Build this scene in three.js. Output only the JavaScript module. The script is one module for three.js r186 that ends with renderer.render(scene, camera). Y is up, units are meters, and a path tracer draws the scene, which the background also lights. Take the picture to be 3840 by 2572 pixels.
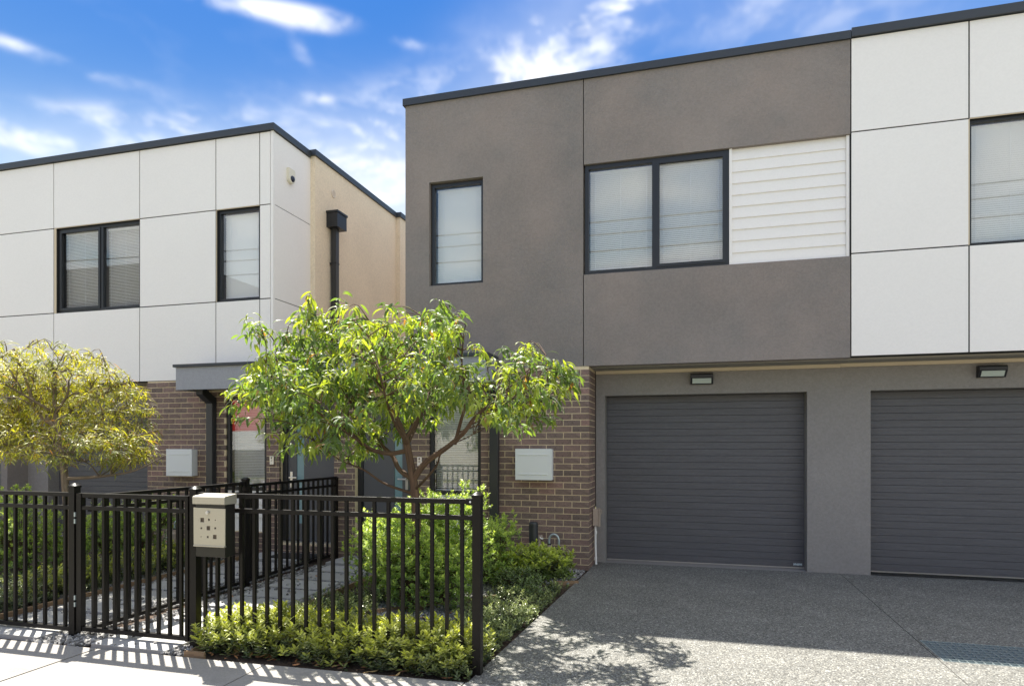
import * as THREE from 'three';
import { mergeGeometries } from 'three/addons/utils/BufferGeometryUtils.js';
import { RoundedBoxGeometry } from 'three/addons/geometries/RoundedBoxGeometry.js';

// ------------------------------------------------------------------ camera, sky, sun, exposure
const scene = new THREE.Scene();
const camera = new THREE.PerspectiveCamera(55.38, 3840 / 2572, 0.1, 2000);
camera.position.set(0, 1.7, 8.86);
camera.rotation.y = THREE.MathUtils.degToRad(15.512);
camera.setViewOffset(3840, 2572, 0, -382, 3840, 2572);      // rising-front lens, verticals stay vertical

const renderer = new THREE.WebGLRenderer({ antialias: true });
renderer.setSize(1024, 685);
renderer.toneMapping = THREE.LinearToneMapping;
renderer.toneMappingExposure = 2.78;
renderer.shadowMap.enabled = true;

const SUN = new THREE.Vector3(-0.45, 1.0, -0.43);
const sun = new THREE.DirectionalLight(new THREE.Color().setRGB(1.0, 0.94, 0.84), 5.0);
sun.position.copy(SUN).multiplyScalar(30);
sun.castShadow = true;
sun.shadow.mapSize.set(4096, 4096);
Object.assign(sun.shadow.camera, { left: -22, right: 22, top: 22, bottom: -22, near: 1, far: 90 });
scene.add(sun, sun.target);

// seeded random
let seed = 20241;
function rnd() { seed |= 0; seed = seed + 0x6D2B79F5 | 0; let t = Math.imul(seed ^ seed >>> 15, 1 | seed); t = t + Math.imul(t ^ t >>> 7, 61 | t) ^ t; return ((t ^ t >>> 14) >>> 0) / 4294967296; }
const rr = (a, b) => a + (b - a) * rnd();
const gauss = () => (rnd() + rnd() + rnd() + rnd() - 2) * 1.0;
const pick = (a) => a[Math.floor(rnd() * a.length)];
// 3-D lattice noise
function h3(x, y, z) { let n = Math.imul(x, 374761393) + Math.imul(y, 668265263) + Math.imul(z, 2147483647 ^ 0x5bd1e995); n = Math.imul(n ^ n >>> 13, 1274126177); return ((n ^ n >>> 16) >>> 0) / 4294967296; }
const sm = (t) => t * t * (3 - 2 * t);
function noise3(x, y, z) {
  const xi = Math.floor(x), yi = Math.floor(y), zi = Math.floor(z), u = sm(x - xi), v = sm(y - yi), w = sm(z - zi);
  const L = (a, b, t) => a + (b - a) * t;
  return L(L(L(h3(xi, yi, zi), h3(xi + 1, yi, zi), u), L(h3(xi, yi + 1, zi), h3(xi + 1, yi + 1, zi), u), v),
    L(L(h3(xi, yi, zi + 1), h3(xi + 1, yi, zi + 1), u), L(h3(xi, yi + 1, zi + 1), h3(xi + 1, yi + 1, zi + 1), u), v), w);
}
function fbm3(x, y, z, o) { let s = 0, a = 0.5, n = 0; for (let i = 0; i < o; i++) { s += a * noise3(x, y, z); n += a; a *= 0.5; x = x * 2.03 + 7.1; y = y * 2.03 + 3.3; z = z * 2.03 + 1.7; } return s / n; }
const clamp = (x, a = 0, b = 1) => Math.min(b, Math.max(a, x));
const ss = (a, b, x) => sm(clamp((x - a) / (b - a)));

// computed sky: blue air with wisps and banks of cloud all round
{
  const W = 2048, H = 1024, d = new Float32Array(W * H * 4);
  // cloud masses by direction: azimuth (deg, 0 = towards -z, + = towards +x), elevation, half widths, strength
  const veils = [[-49.0, 20.0, 15.0, 3.2, 0.30, 0.21], [-28.4, 20.3, 7.5, 5.0, 0.62, 0.07], [-14.8, 29.9, 7.7, 5.5, 0.22, 0.44], [8.3, 31.0, 15.2, 3.3, 0.13, -0.20]];
  const masses = [
    [-35.7, 32.0, 5.1, 0.6, 0.80, 0.03], [-33.0, 31.8, 2.4, 0.6, 0.70, -0.01], [-49.8, 25.7, 5.6, 0.5, 0.42, -0.06], [-52.7, 26.0, 1.8, 0.3, 0.40, -0.01], [-47.0, 23.0, 7.7, 1.0, 0.55, 0.17], [-51.8, 20.7, 4.5, 0.9, 0.75, 0.13], [-42.0, 23.1, 5.1, 1.1, 0.60, 0.27], [-32.1, 26.9, 1.3, 0.3, 0.55, 0.03], [-33.4, 29.7, 1.1, 0.8, 0.30, -0.50], [-24.3, 31.3, 2.3, 0.4, 0.45, -0.05], [-11.8, 30.9, 5.3, 5.3, 0.85, 0.70], [-6.0, 33.2, 2.7, 3.1, 0.60, 0.76], [-16.0, 28.6, 6.1, 1.9, 0.70, -0.00], [-29.1, 21.8, 5.9, 3.3, 0.95, 0.08], [-25.7, 25.5, 3.9, 2.7, 0.50, 0.07], [-35.9, 23.0, 4.2, 1.1, 0.40, 0.13], [6.3, 31.7, 12.6, 3.0, 0.30, -0.18], [-38.1, 26.8, 5.2, 1.0, 0.18, 0.16],
  ];
  for (let j = 0; j < H; j++) {
    const el = ((j + 0.5) / H - 0.5) * Math.PI, ce = Math.cos(el), y = Math.sin(el), eld = el * 180 / Math.PI;
    for (let i = 0; i < W; i++) {
      const a = ((i + 0.5) / W - 0.5) * 2 * Math.PI, x = ce * Math.cos(a), z = ce * Math.sin(a);
      const o = (j * W + i) * 4;
      const t = clamp(eld / 90);
      const k = Math.exp(-Math.max(0, eld - 9.5) / 8);                         // pale towards the horizon
      let r = 0.006 + 0.34 * k, g = 0.074 + 0.42 * k, b = 0.272 + 0.22 * k;
      // glow of the air round the sun
      const sd = (x * SUN.x + y * SUN.y + z * SUN.z) / SUN.length(), gl = Math.pow(Math.max(0, sd), 40) * 0.5; r += gl; g += gl; b += gl;
      let c = 0;
      if (eld > -2) {
        const az = Math.atan2(x, -z) * 180 / Math.PI;
        const inv = 1 / (Math.max(y, 0) + 0.16), px = x * inv, pz = z * inv;
        const n = fbm3(px * 1.6 + 3, pz * 1.6 - 5, 4.2, 6), n2 = fbm3(px * 5.5 + 11, pz * 5.5 + 4, 9.1, 5), n3 = fbm3(px * 15, pz * 15, 2.2, 4);
        const inFrame = ss(-75, -66, az) * (1 - ss(34, 46, az)) * (1 - ss(40, 52, eld));
        // broken cumulus and cirrus everywhere else in the sky
        const open = ss(0.36, 0.60, n * 0.72 + n2 * 0.28) * 0.94;
        c = open * (1 - inFrame);
        let m = 0;
        for (const [ma, me, wa, we, st, tilt] of masses) {
          const da = az - ma; if (Math.abs(da) > 45) continue;
          const e2 = (da / wa) ** 2 + ((eld - me - tilt * da) / we) ** 2;
          if (e2 < 5) m = 1 - (1 - m) * (1 - st * Math.exp(-e2 * 0.8));
        }
        if (inFrame > 0) {
          const qx = az * 0.11, qy = eld * 0.26, w1 = fbm3(qx + 1.3, qy + 7.7, 3.1, 4) - 0.5, f1 = fbm3(qx * 1.9 + w1 * 2.2, qy * 1.9 + w1 * 1.4, 8.8, 6);
          const f2 = fbm3(az * 0.62 + w1 * 3, eld * 1.1 + f1 * 2.5, 5.5, 4), wis = clamp(0.5 + (f1 - 0.5) * 3.4 + (f2 - 0.5) * 1.5);
          c = Math.max(c, inFrame * 0.93 * ss(0.06, 1.12, m * (0.32 + 1.1 * wis)) * (0.8 + 0.2 * f2));
          c = Math.max(c, inFrame * 0.03 * ss(0.5, 0.8, f1));
          for (const [ma, me, wa, we, st, tilt] of veils) { const da = az - ma, e2 = (da / wa) ** 2 + ((eld - me - tilt * da) / we) ** 2; if (e2 < 8) c = 1 - (1 - c) * (1 - inFrame * st * Math.exp(-e2) * (0.55 + 0.9 * (f1 * 0.6 + f2 * 0.4))); }
        }
        c *= ss(-2, 3, eld);
        const lum = 0.40 + 0.14 * n3 + 0.2 * gl;
        const cr = lum * 1.0, cg = lum * 1.01, cb = lum * 1.03;
        r += (cr - r) * c; g += (cg - g) * c; b += (cb - b) * c;
      } else { r = 0.16; g = 0.155; b = 0.14; }
      d[o] = r; d[o + 1] = g; d[o + 2] = b; d[o + 3] = 1;
    }
  }
  const sky = new THREE.DataTexture(d, W, H, THREE.RGBAFormat, THREE.FloatType);
  sky.mapping = THREE.EquirectangularReflectionMapping; sky.magFilter = THREE.LinearFilter; sky.minFilter = THREE.LinearFilter; sky.needsUpdate = true;
  scene.background = sky; scene.environment = sky;
}

// ------------------------------------------------------------------ helpers
const taken = new Map();
function numbered(n) { const k = taken.get(n) || 0; taken.set(n, k + 1); return k ? n + '_' + String(k).padStart(3, '0') : n; }
function tag(o, label, category, group, kind) { o.userData.label = label; if (category) o.userData.category = category; if (group) o.userData.group = group; if (kind) o.userData.kind = kind; return o; }
function thing(name, label, category, pos = [0, 0, 0], group) { const g = new THREE.Group(); g.name = numbered(name); g.position.set(...pos); scene.add(g); return tag(g, label, category, group); }
function part(parent, name, geo, mat) { const m = new THREE.Mesh(geo, mat); m.name = name; m.castShadow = m.receiveShadow = true; parent.add(m); return m; }
function sub(parent, name, pos) { const g = new THREE.Group(); g.name = name; if (pos) g.position.set(...pos); parent.add(g); return g; }
function structure(name, geo, mat, label) { const m = new THREE.Mesh(geo, mat); m.name = numbered(name); m.castShadow = m.receiveShadow = true; m.userData.kind = 'structure'; if (label) m.userData.label = label; scene.add(m); return m; }
// box between two corners, uv in metres
function bx(x0, x1, y0, y1, z0, z1) {
  const g = new THREE.BoxGeometry(x1 - x0, y1 - y0, z1 - z0); g.translate((x0 + x1) / 2, (y0 + y1) / 2, (z0 + z1) / 2);
  const p = g.attributes.position, n = g.attributes.normal, uv = g.attributes.uv;
  for (let i = 0; i < p.count; i++) {
    if (Math.abs(n.getX(i)) > 0.5) uv.setXY(i, p.getZ(i), p.getY(i)); else if (Math.abs(n.getY(i)) > 0.5) uv.setXY(i, p.getX(i), p.getZ(i)); else uv.setXY(i, p.getX(i), p.getY(i));
  }
  return g;
}
function rbx(x0, x1, y0, y1, z0, z1, r = 0.004, seg = 2) { const g = new RoundedBoxGeometry(x1 - x0, y1 - y0, z1 - z0, seg, r); g.translate((x0 + x1) / 2, (y0 + y1) / 2, (z0 + z1) / 2); return g; }
function merge(list) { return mergeGeometries(list.map((g) => g.index ? g.toNonIndexed() : g)); }
// wall slab in the x-y plane with rectangular openings, front face at zf
function slab(x0, x1, y0, y1, zf, depth, holes = []) {
  const s = new THREE.Shape([[x0, y0], [x1, y0], [x1, y1], [x0, y1]].map((a) => new THREE.Vector2(...a)));
  for (const [a, b, c, d] of holes) s.holes.push(new THREE.Path([[a, c], [a, d], [b, d], [b, c]].map((q) => new THREE.Vector2(...q))));
  const g = new THREE.ExtrudeGeometry(s, { depth, bevelEnabled: false }); g.translate(0, 0, zf - depth); return g;
}
function tube(pts, r0, r1, sides = 6, seg = 0) {
  const c = new THREE.CatmullRomCurve3(pts.map((p) => p.isVector3 ? p : new THREE.Vector3(...p)));
  const n = seg || Math.max(2, pts.length * 3), fr = c.computeFrenetFrames(n, false), pos = [], nor = [], uv = [], idx = [], len = c.getLength();
  for (let i = 0; i <= n; i++) {
    const t = i / n, p = c.getPointAt(t), r = r0 + (r1 - r0) * t;
    for (let j = 0; j <= sides; j++) {
      const a = j / sides * Math.PI * 2, q = fr.normals[i].clone().multiplyScalar(Math.cos(a)).addScaledVector(fr.binormals[i], Math.sin(a));
      pos.push(p.x + q.x * r, p.y + q.y * r, p.z + q.z * r); nor.push(q.x, q.y, q.z); uv.push(j / sides * 0.3, t * len);
    }
  }
  for (let i = 0; i < n; i++) for (let j = 0; j < sides; j++) { const a = i * (sides + 1) + j, b = a + sides + 1; idx.push(a, a + 1, b, b, a + 1, b + 1); }
  const g = new THREE.BufferGeometry(); g.setAttribute('position', new THREE.Float32BufferAttribute(pos, 3)); g.setAttribute('normal', new THREE.Float32BufferAttribute(nor, 3)); g.setAttribute('uv', new THREE.Float32BufferAttribute(uv, 2)); g.setIndex(idx); return g;
}
function cyl(x, y0, y1, z, r, seg = 20) { const g = new THREE.CylinderGeometry(r, r, y1 - y0, seg); g.translate(x, (y0 + y1) / 2, z); return g; }

// ------------------------------------------------------------------ textures (tileable, computed)
function h2(x, y, p, s) { return h3(((x % p) + p) % p, ((y % p) + p) % p, s); }
function n2t(x, y, p, s) { const xi = Math.floor(x), yi = Math.floor(y), u = sm(x - xi), v = sm(y - yi); const a = h2(xi, yi, p, s), b = h2(xi + 1, yi, p, s), c = h2(xi, yi + 1, p, s), d = h2(xi + 1, yi + 1, p, s); return a + (b - a) * u + (c - a) * v + (a - b - c + d) * u * v; }
function f2t(u, v, p, o, s) { let r = 0, a = 0.5, n = 0; for (let i = 0; i < o; i++) { r += a * n2t(u * p, v * p, p, s + i); n += a; a *= 0.5; p *= 2; } return r / n; }
const enc = (x) => { x = clamp(x); return 255 * (x <= 0.0031308 ? 12.92 * x : 1.055 * Math.pow(x, 1 / 2.4) - 0.055); };
function tex(size, fn, metres, srgb = true) {
  const [w, h] = Array.isArray(size) ? size : [size, size], d = new Uint8Array(w * h * 4);
  for (let j = 0; j < h; j++) for (let i = 0; i < w; i++) { const c = fn((i + 0.5) / w, (j + 0.5) / h, i, j), o = (j * w + i) * 4; const C = Array.isArray(c) ? c : [c, c, c]; for (let k = 0; k < 3; k++) d[o + k] = srgb ? enc(C[k]) : 255 * clamp(C[k]); d[o + 3] = 255; }
  const t = new THREE.DataTexture(d, w, h, THREE.RGBAFormat); t.wrapS = t.wrapT = THREE.RepeatWrapping; t.magFilter = THREE.LinearFilter; t.minFilter = THREE.LinearMipmapLinearFilter; t.generateMipmaps = true;
  if (srgb) t.colorSpace = THREE.SRGBColorSpace;
  const [mx, my] = Array.isArray(metres) ? metres : [metres, metres]; t.repeat.set(1 / mx, 1 / my); t.needsUpdate = true; return t;
}
const rgb = (r, g, b) => new THREE.Color().setRGB(r, g, b);
const std = (o) => new THREE.MeshStandardMaterial(o);

const M = {};
{
  // troweled acrylic render: blotchy coat and sandy grain
  const rendMap = tex(1024, (u, v) => { const a = f2t(u, v, 3, 5, 11), b = f2t(u, v, 7, 4, 31), c = f2t(u, v, 180, 2, 51); const k = 1 + (a - 0.5) * 0.5 + (b - 0.5) * 0.22 + (c - 0.5) * 0.18, w = (b - 0.5) * 0.06; return [0.250 * k + w * 0.4, 0.219 * k, 0.202 * k - w * 0.2]; }, 3.7);
  const grain = tex(512, (u, v) => f2t(u, v, 110, 3, 5), 0.7, false);
  M.render = std({ map: rendMap, bumpMap: grain, bumpScale: 0.004, roughness: 0.92 });
  const rend2 = tex(512, (u, v) => { const a = f2t(u, v, 4, 4, 12), c = f2t(u, v, 120, 2, 52), k = 1 + (a - 0.5) * 0.16 + (c - 0.5) * 0.2; return [0.265 * k, 0.25 * k, 0.238 * k]; }, 2.6);
  M.garageRender = std({ map: rend2, bumpMap: grain, bumpScale: 0.004, roughness: 0.92 });
  const beige = tex(512, (u, v) => { const a = f2t(u, v, 4, 4, 14), c = f2t(u, v, 120, 2, 53), k = 1 + (a - 0.5) * 0.12 + (c - 0.5) * 0.2; return [0.79 * k, 0.67 * k, 0.505 * k]; }, 2.2);
  M.beige = std({ map: beige, bumpMap: grain, bumpScale: 0.003, roughness: 0.95 });
  const pan = tex(512, (u, v) => { const a = f2t(u, v, 3, 4, 17), c = f2t(u, v, 150, 2, 57), k = 1 + (a - 0.5) * 0.05 + (c - 0.5) * 0.05; return [0.84 * k, 0.815 * k, 0.79 * k]; }, 2.9);
  M.panel = std({ map: pan, roughness: 0.62 });
  M.white = std({ map: pan, roughness: 0.55 });
  M.black = std({ color: rgb(0.012, 0.012, 0.013), roughness: 0.8 });
  M.cap = std({ color: rgb(0.040, 0.046, 0.055), roughness: 0.42, metalness: 0.15 });
  M.frame = std({ color: rgb(0.022, 0.024, 0.028), roughness: 0.4, metalness: 0.2 });
  M.fence = new THREE.MeshPhysicalMaterial({ color: rgb(0.0085, 0.0075, 0.007), roughness: 0.36, specularIntensity: 0.4 });
  M.pipe = std({ color: rgb(0.038, 0.040, 0.044), roughness: 0.4, metalness: 0.2 });
  M.canopy = std({ map: tex(256, (u, v) => { const k = 1 + (f2t(u, v, 60, 3, 77) - 0.5) * 0.2; return [0.34 * k, 0.345 * k, 0.372 * k]; }, 1.1), roughness: 0.9 });
  M.soffit = std({ color: rgb(0.30, 0.28, 0.25), roughness: 0.9 });
  M.trim = std({ color: rgb(0.62, 0.52, 0.38), roughness: 0.8 });
  M.blind = std({ color: rgb(0.88, 0.90, 0.93), roughness: 0.5 });
  M.glass = new THREE.MeshPhysicalMaterial({ color: rgb(0.985, 0.995, 1.0), roughness: 0.0, transmission: 1, thickness: 0, ior: 2.15 });
  M.frosted = new THREE.MeshPhysicalMaterial({ color: rgb(0.20, 0.33, 0.36), roughness: 0.22, ior: 1.5 });
  M.dark = std({ color: rgb(0.05, 0.05, 0.05), roughness: 0.9 });
  M.steel = std({ color: rgb(0.62, 0.62, 0.62), roughness: 0.28, metalness: 0.9 });
  M.galv = std({ color: rgb(0.42, 0.49, 0.50), roughness: 0.42, metalness: 0.6 });
  M.pvc = std({ color: rgb(0.78, 0.78, 0.75), roughness: 0.5 });
  M.tan = std({ color: rgb(0.42, 0.34, 0.27), roughness: 0.6 });
  M.mailFront = std({ map: tex(256, (u, v) => { const k = 1 + (f2t(u, v, 100, 2, 91) - 0.5) * 0.08; return [0.46 * k, 0.435 * k, 0.365 * k]; }, 0.5), roughness: 0.38, metalness: 0.55 });
  M.mailBody = std({ color: rgb(0.016, 0.015, 0.014), roughness: 0.3, metalness: 0.1 });
  M.meterBox = std({ color: rgb(0.72, 0.745, 0.75), roughness: 0.5 });
  M.mortar = std({ map: tex(512, (u, v) => { const k = 1 + (f2t(u, v, 14, 4, 21) - 0.5) * 0.35 + (f2t(u, v, 160, 2, 22) - 0.5) * 0.3; return [0.68 * k, 0.56 * k, 0.37 * k]; }, 1.3), roughness: 0.95 });
  // garage door: embossed wood grain, charcoal
  M.roller = std({ map: tex([1024, 256], (u, v) => { const st = f2t(u, v * 6, 6, 5, 33), g2 = n2t(u * 40, v * 200, 200, 9), k = 1 + (st - 0.5) * 0.35 + (g2 - 0.5) * 0.3; return [0.090 * k, 0.090 * k, 0.099 * k]; }, [1.6, 0.4]), bumpMap: tex([512, 256], (u, v) => n2t(u * 24, v * 160, 160, 3), [1.6, 0.4], false), bumpScale: 0.0012, roughness: 0.48 });
  // bricks: dark brown wirecut with iron spots, six tones
  M.bricks = [];
  for (let k = 0; k < 7; k++) {
    const tone = [1, 0.86, 1.12, 0.95, 1.26, 0.78, 1.05][k], warm = [0, 0.02, 0.01, -0.012, 0.05, -0.02, 0.03][k];
    const m = tex([256, 96], (u, v) => { const a = f2t(u, v, 5, 4, 100 + k * 9), sp = n2t(u * 42, v * 15, 210, 150 + k), s2 = n2t(u * 70, v * 25, 350, 170 + k), kk = tone * (1 + (a - 0.5) * 0.55 + (n2t(u * 110, v * 40, 440, 190 + k) - 0.5) * 0.3) * (sp > 0.83 ? 0.3 : 1) * (s2 > 0.93 ? 2.1 : 1); return [(0.200 + warm * 0.5) * kk, 0.140 * kk, 0.118 * kk]; }, 1);
    M.bricks.push(std({ map: m, roughness: 0.8 }));
  }
  // exposed aggregate
  const cell = (u, v, p, s) => { const x = u * p, y = v * p, xi = Math.floor(x), yi = Math.floor(y); let best = 9, id = 0; for (let a = -1; a <= 1; a++) for (let b = -1; b <= 1; b++) { const cx = xi + a + h2(xi + a, yi + b, p, s), cy = yi + b + h2(xi + a, yi + b, p, s + 1), dd = (cx - x) ** 2 + (cy - y) ** 2; if (dd < best) { best = dd; id = h2(xi + a, yi + b, p, s + 2); } } return [Math.sqrt(best), id]; };
  const agg = (u, v) => { const [d, id] = cell(u, v, 110, 301); const e = clamp(1.25 - d * 1.45); return [e, id]; };
  const aggMap = tex(1024, (u, v) => { const [e, id] = agg(u, v), bl = 1 + (f2t(u, v, 3, 4, 311) - 0.5) * 0.4; const st = id < 0.30 ? 0.10 + id * 0.2 : id < 0.90 ? 0.155 + (id - 0.3) * 0.22 : 0.30 + (id - 0.90) * 1.6; const w = (h3(Math.floor(id * 9999), 5, 7) - 0.45) * 0.06; const f = 0.42 + 0.49 * e; return [(st * (1 + w)) * f * bl, st * (1 + w * 0.25) * f * bl, st * (1 - w) * f * bl * 0.92]; }, 1.25);
  M.aggregate = std({ map: aggMap, bumpMap: tex(1024, (u, v) => agg(u, v)[0], 1.25, false), bumpScale: 0.0025, roughness: 0.8 });
  const conc = tex(1024, (u, v) => { const a = f2t(u, v, 4, 5, 401), c = f2t(u, v, 200, 2, 402), b = f2t(u, v, 14, 4, 403), st = ss(0.62, 0.78, f2t(u, v, 9, 4, 404)), k = 1 + (a - 0.5) * 0.22 + (c - 0.5) * 0.22 + (b - 0.5) * 0.14 - st * 0.10; return [0.275 * k, 0.262 * k, 0.243 * k]; }, 2.3);
  M.concrete = std({ map: conc, bumpMap: tex(512, (u, v) => f2t(u, v, 120, 3, 410), 0.8, false), bumpScale: 0.0025, roughness: 0.88 });
  M.pavers = [1, 0.9, 1.08].map((t, i) => std({ map: tex(256, (u, v) => { const a = f2t(u, v, 4, 5, 420 + i * 7), c = f2t(u, v, 90, 2, 425 + i), k = t * (1 + (a - 0.5) * 0.3 + (c - 0.5) * 0.18); return [0.37 * k, 0.368 * k, 0.36 * k]; }, 1.0), roughness: 0.7 }));
  M.soil = std({ map: tex(512, (u, v) => { const a = f2t(u, v, 8, 5, 431), c = f2t(u, v, 90, 2, 432), k = 1 + (a - 0.5) * 0.9 + (c - 0.5) * 0.8; return [0.065 * k, 0.043 * k, 0.030 * k]; }, 0.9), bumpMap: tex(256, (u, v) => f2t(u, v, 40, 3, 435), 0.5, false), bumpScale: 0.012, roughness: 1 });
  M.timber = std({ map: tex([512, 128], (u, v) => { const a = n2t(u * 4, v * 40, 40, 441), b = f2t(u, v, 10, 3, 442), k = 1 + (a - 0.5) * 0.5 + (b - 0.5) * 0.3; return [0.25 * k, 0.165 * k, 0.095 * k]; }, [1.2, 0.3]), roughness: 0.85 });
  M.bark = std({ map: tex([256, 512], (u, v) => { const a = f2t(u, v * 0.25, 20, 4, 451), b = f2t(u, v, 6, 3, 452), k = 0.45 + a * 1.1 + (b - 0.5) * 0.4; return [0.130 * k, 0.079 * k, 0.051 * k]; }, [0.3, 0.9]), bumpMap: tex([256, 512], (u, v) => f2t(u, v * 0.25, 24, 4, 455), [0.3, 0.9], false), bumpScale: 0.012, roughness: 0.9 });
  M.barkGrey = std({ map: tex([256, 512], (u, v) => { const a = f2t(u, v * 0.5, 20, 4, 461), b = f2t(u, v, 6, 3, 462), k = 0.5 + a + (b - 0.5) * 0.4; return [0.20 * k, 0.155 * k, 0.11 * k]; }, [0.3, 0.9]), bumpMap: M.bark.bumpMap, bumpScale: 0.006, roughness: 0.9 });
  const leaf = (o) => new THREE.MeshPhysicalMaterial({ vertexColors: true, side: THREE.DoubleSide, roughness: 0.92, transmission: 0.5, thickness: 0, clearcoat: 0.55, clearcoatRoughness: 0.3, ...o });
  M.leaf = leaf({ transmission: 0.62 }); M.leafSoft = leaf({ transmission: 0.52 }); M.leafGloss = leaf({ transmission: 0.3, clearcoat: 0.9, clearcoatRoughness: 0.22 });
  M.dryLeaf = std({ vertexColors: true, side: THREE.DoubleSide, roughness: 0.8 });
  M.asphalt = std({ map: tex(512, (u, v) => { const c = f2t(u, v, 120, 2, 471), a = f2t(u, v, 4, 4, 472), k = 1 + (c - 0.5) * 0.8 + (a - 0.5) * 0.3; return [0.19 * k, 0.185 * k, 0.172 * k]; }, 2), roughness: 0.9 });
  M.grass = std({ map: tex(512, (u, v) => { const c = f2t(u, v, 60, 4, 481), a = f2t(u, v, 5, 4, 482), k = 0.5 + c + (a - 0.5) * 0.6; return [0.17 * k, 0.17 * k, 0.07 * k]; }, 2), roughness: 1 });
  M.opposite = std({ color: rgb(0.62, 0.58, 0.52), roughness: 0.9 });
  M.darkRoof = std({ color: rgb(0.06, 0.06, 0.065), roughness: 0.7 });
  M.red = std({ color: rgb(0.62, 0.03, 0.025), roughness: 0.5 });
  M.rubber = std({ color: rgb(0.02, 0.02, 0.02), roughness: 0.9 });
}

// ------------------------------------------------------------------ ground
function sheet(pts, y) { const s = new THREE.Shape(pts.map(([x, z]) => new THREE.Vector2(x, -z))); const g = new THREE.ShapeGeometry(s); g.rotateX(-Math.PI / 2); g.translate(0, y, 0); return g; }
function prism(pts, y0, y1) { const s = new THREE.Shape(pts.map(([x, z]) => new THREE.Vector2(x, -z))); const g = new THREE.ExtrudeGeometry(s, { depth: y1 - y0, bevelEnabled: false }); g.rotateX(-Math.PI / 2); g.translate(0, y0, 0); return g; }
structure('ground', sheet([[-400, -400], [400, -400], [400, 400], [-400, 400]], -0.16), M.grass, 'bare ground and lawn reaching to the horizon');
structure('garden_bed', prism([[-12.4, -0.02], [-1.40, -0.02], [-1.565, 4.47], [-12.4, 4.60]], -0.15, -0.035), M.soil, 'dark garden soil between the fence and the houses');
structure('nature_strip', prism([[-60, 6.35], [60, 6.35], [60, 8.3], [-60, 8.3]], -0.15, -0.01), M.grass, 'grass verge beyond the footpath');
structure('kerb', prism([[-60, 8.3], [60, 8.3], [60, 8.6], [-60, 8.6]], -0.15, 0.0), M.concrete, 'concrete kerb along the street');
structure('road', prism([[-60, 8.6], [60, 8.6], [60, 15.6], [-60, 15.6]], -0.158, -0.12), M.asphalt, 'asphalt street in front of the houses');
structure('far_pavement', prism([[-60, 15.6], [60, 15.6], [60, 18.5], [-60, 18.5]], -0.158, 0.0), M.concrete, 'concrete pavement across the street');
{
  const fp = structure('footpath', prism([[-60, 4.6], [60, 4.5], [60, 6.35], [-60, 6.35]], -0.155, -0.06), M.concrete, 'pale concrete footpath along the front fence');
  const xs = [-14.4, -12.8, -11.2, -9.6, -8.0, -6.4, -4.80, -3.193, -1.575, 1.6, 4.8, 8.0];
  for (let i = 0; i + 1 < xs.length; i++) {
    const a = xs[i] + 0.007, b = xs[i + 1] - 0.007, e = (x) => x < -1.6 ? 4.473 + (-1.56 - x) * 0.019 : 4.45;
    const g = prism([[a, e(a + 0.01)], [b, e(b - 0.01)], [b, 6.3], [a, 6.3]], -0.058, 0.0 + (i % 3) * 0.0012);
    part(fp, 'slab', g, M.concrete);
  }
  const dw = structure('driveway', prism([[-1.38, -0.84], [7.9, -0.84], [7.9, 4.43], [-1.55, 4.43]], -0.15, -0.035), M.soil, 'exposed aggregate driveway in front of the garages');
  part(dw, 'slab', prism([[-1.372, -0.02], [-1.368, -0.602], [-1.24, -0.602], [-1.24, -0.84], [1.472, -0.84], [1.472, -0.602], [1.868, -0.602], [1.874, 4.445], [-1.558, 4.445], [-1.362, 0.0]], -0.034, 0), M.aggregate);
  // right slab keeps clear of the drain pit
  const X0 = 1.898, X1 = 3.16, Z0 = 2.44, Z1 = 3.01;
  part(dw, 'slab', merge([prism([[1.8735, -0.602], [2.235, -0.602], [2.235, -0.84], [4.94, -0.84], [4.94, -0.602], [7.9, -0.602], [7.9, Z0], [1.8785, Z0]], -0.034, 0.001), prism([[X1, Z0], [7.9, Z0], [7.9, Z1], [X1, Z1]], -0.034, 0.001), prism([[1.8785, Z1], [7.9, Z1], [7.9, 4.445], [1.880, 4.445]], -0.034, 0.001), prism([[1.8785, Z0], [X0, Z0], [X0, Z1], [1.8785, Z1]], -0.034, 0.001)]), M.aggregate);
  const gr = thing('drain_grate', 'galvanised steel drain grate set into the aggregate driveway', 'drain grate', [0, 0, 0]);
  part(gr, 'pit', bx(X0 + 0.004, X1 - 0.004, -0.034, -0.026, Z0 + 0.004, Z1 - 0.004), M.black);
  const fr = [bx(X0 + 0.002, X1 - 0.002, -0.03, 0.004, Z0 + 0.002, Z0 + 0.008), bx(X0 + 0.002, X1 - 0.002, -0.03, 0.004, Z1 - 0.008, Z1 - 0.002), bx(X0 + 0.002, X0 + 0.008, -0.03, 0.0042, Z0 + 0.008, Z1 - 0.008), bx(X1 - 0.008, X1 - 0.002, -0.03, 0.0042, Z0 + 0.008, Z1 - 0.008)];
  part(gr, 'frame', merge(fr), M.galv);
  for (let i = 1; i < 8; i++) { const z = Z0 + (Z1 - Z0) * i / 8; part(gr, 'bar', bx(X0 + 0.008, X1 - 0.008, -0.025, 0.0035, z - 0.003, z + 0.003), M.galv); }
  const g0 = bx(-0.002, 0.002, -0.025, 0.003, Z0 + 0.008, Z1 - 0.008);
  for (let x = X0 + 0.06; x < X1 - 0.02; x += 0.058) { const m = part(gr, 'cross_bar', g0, M.galv); m.position.x = x; }
}
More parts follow.
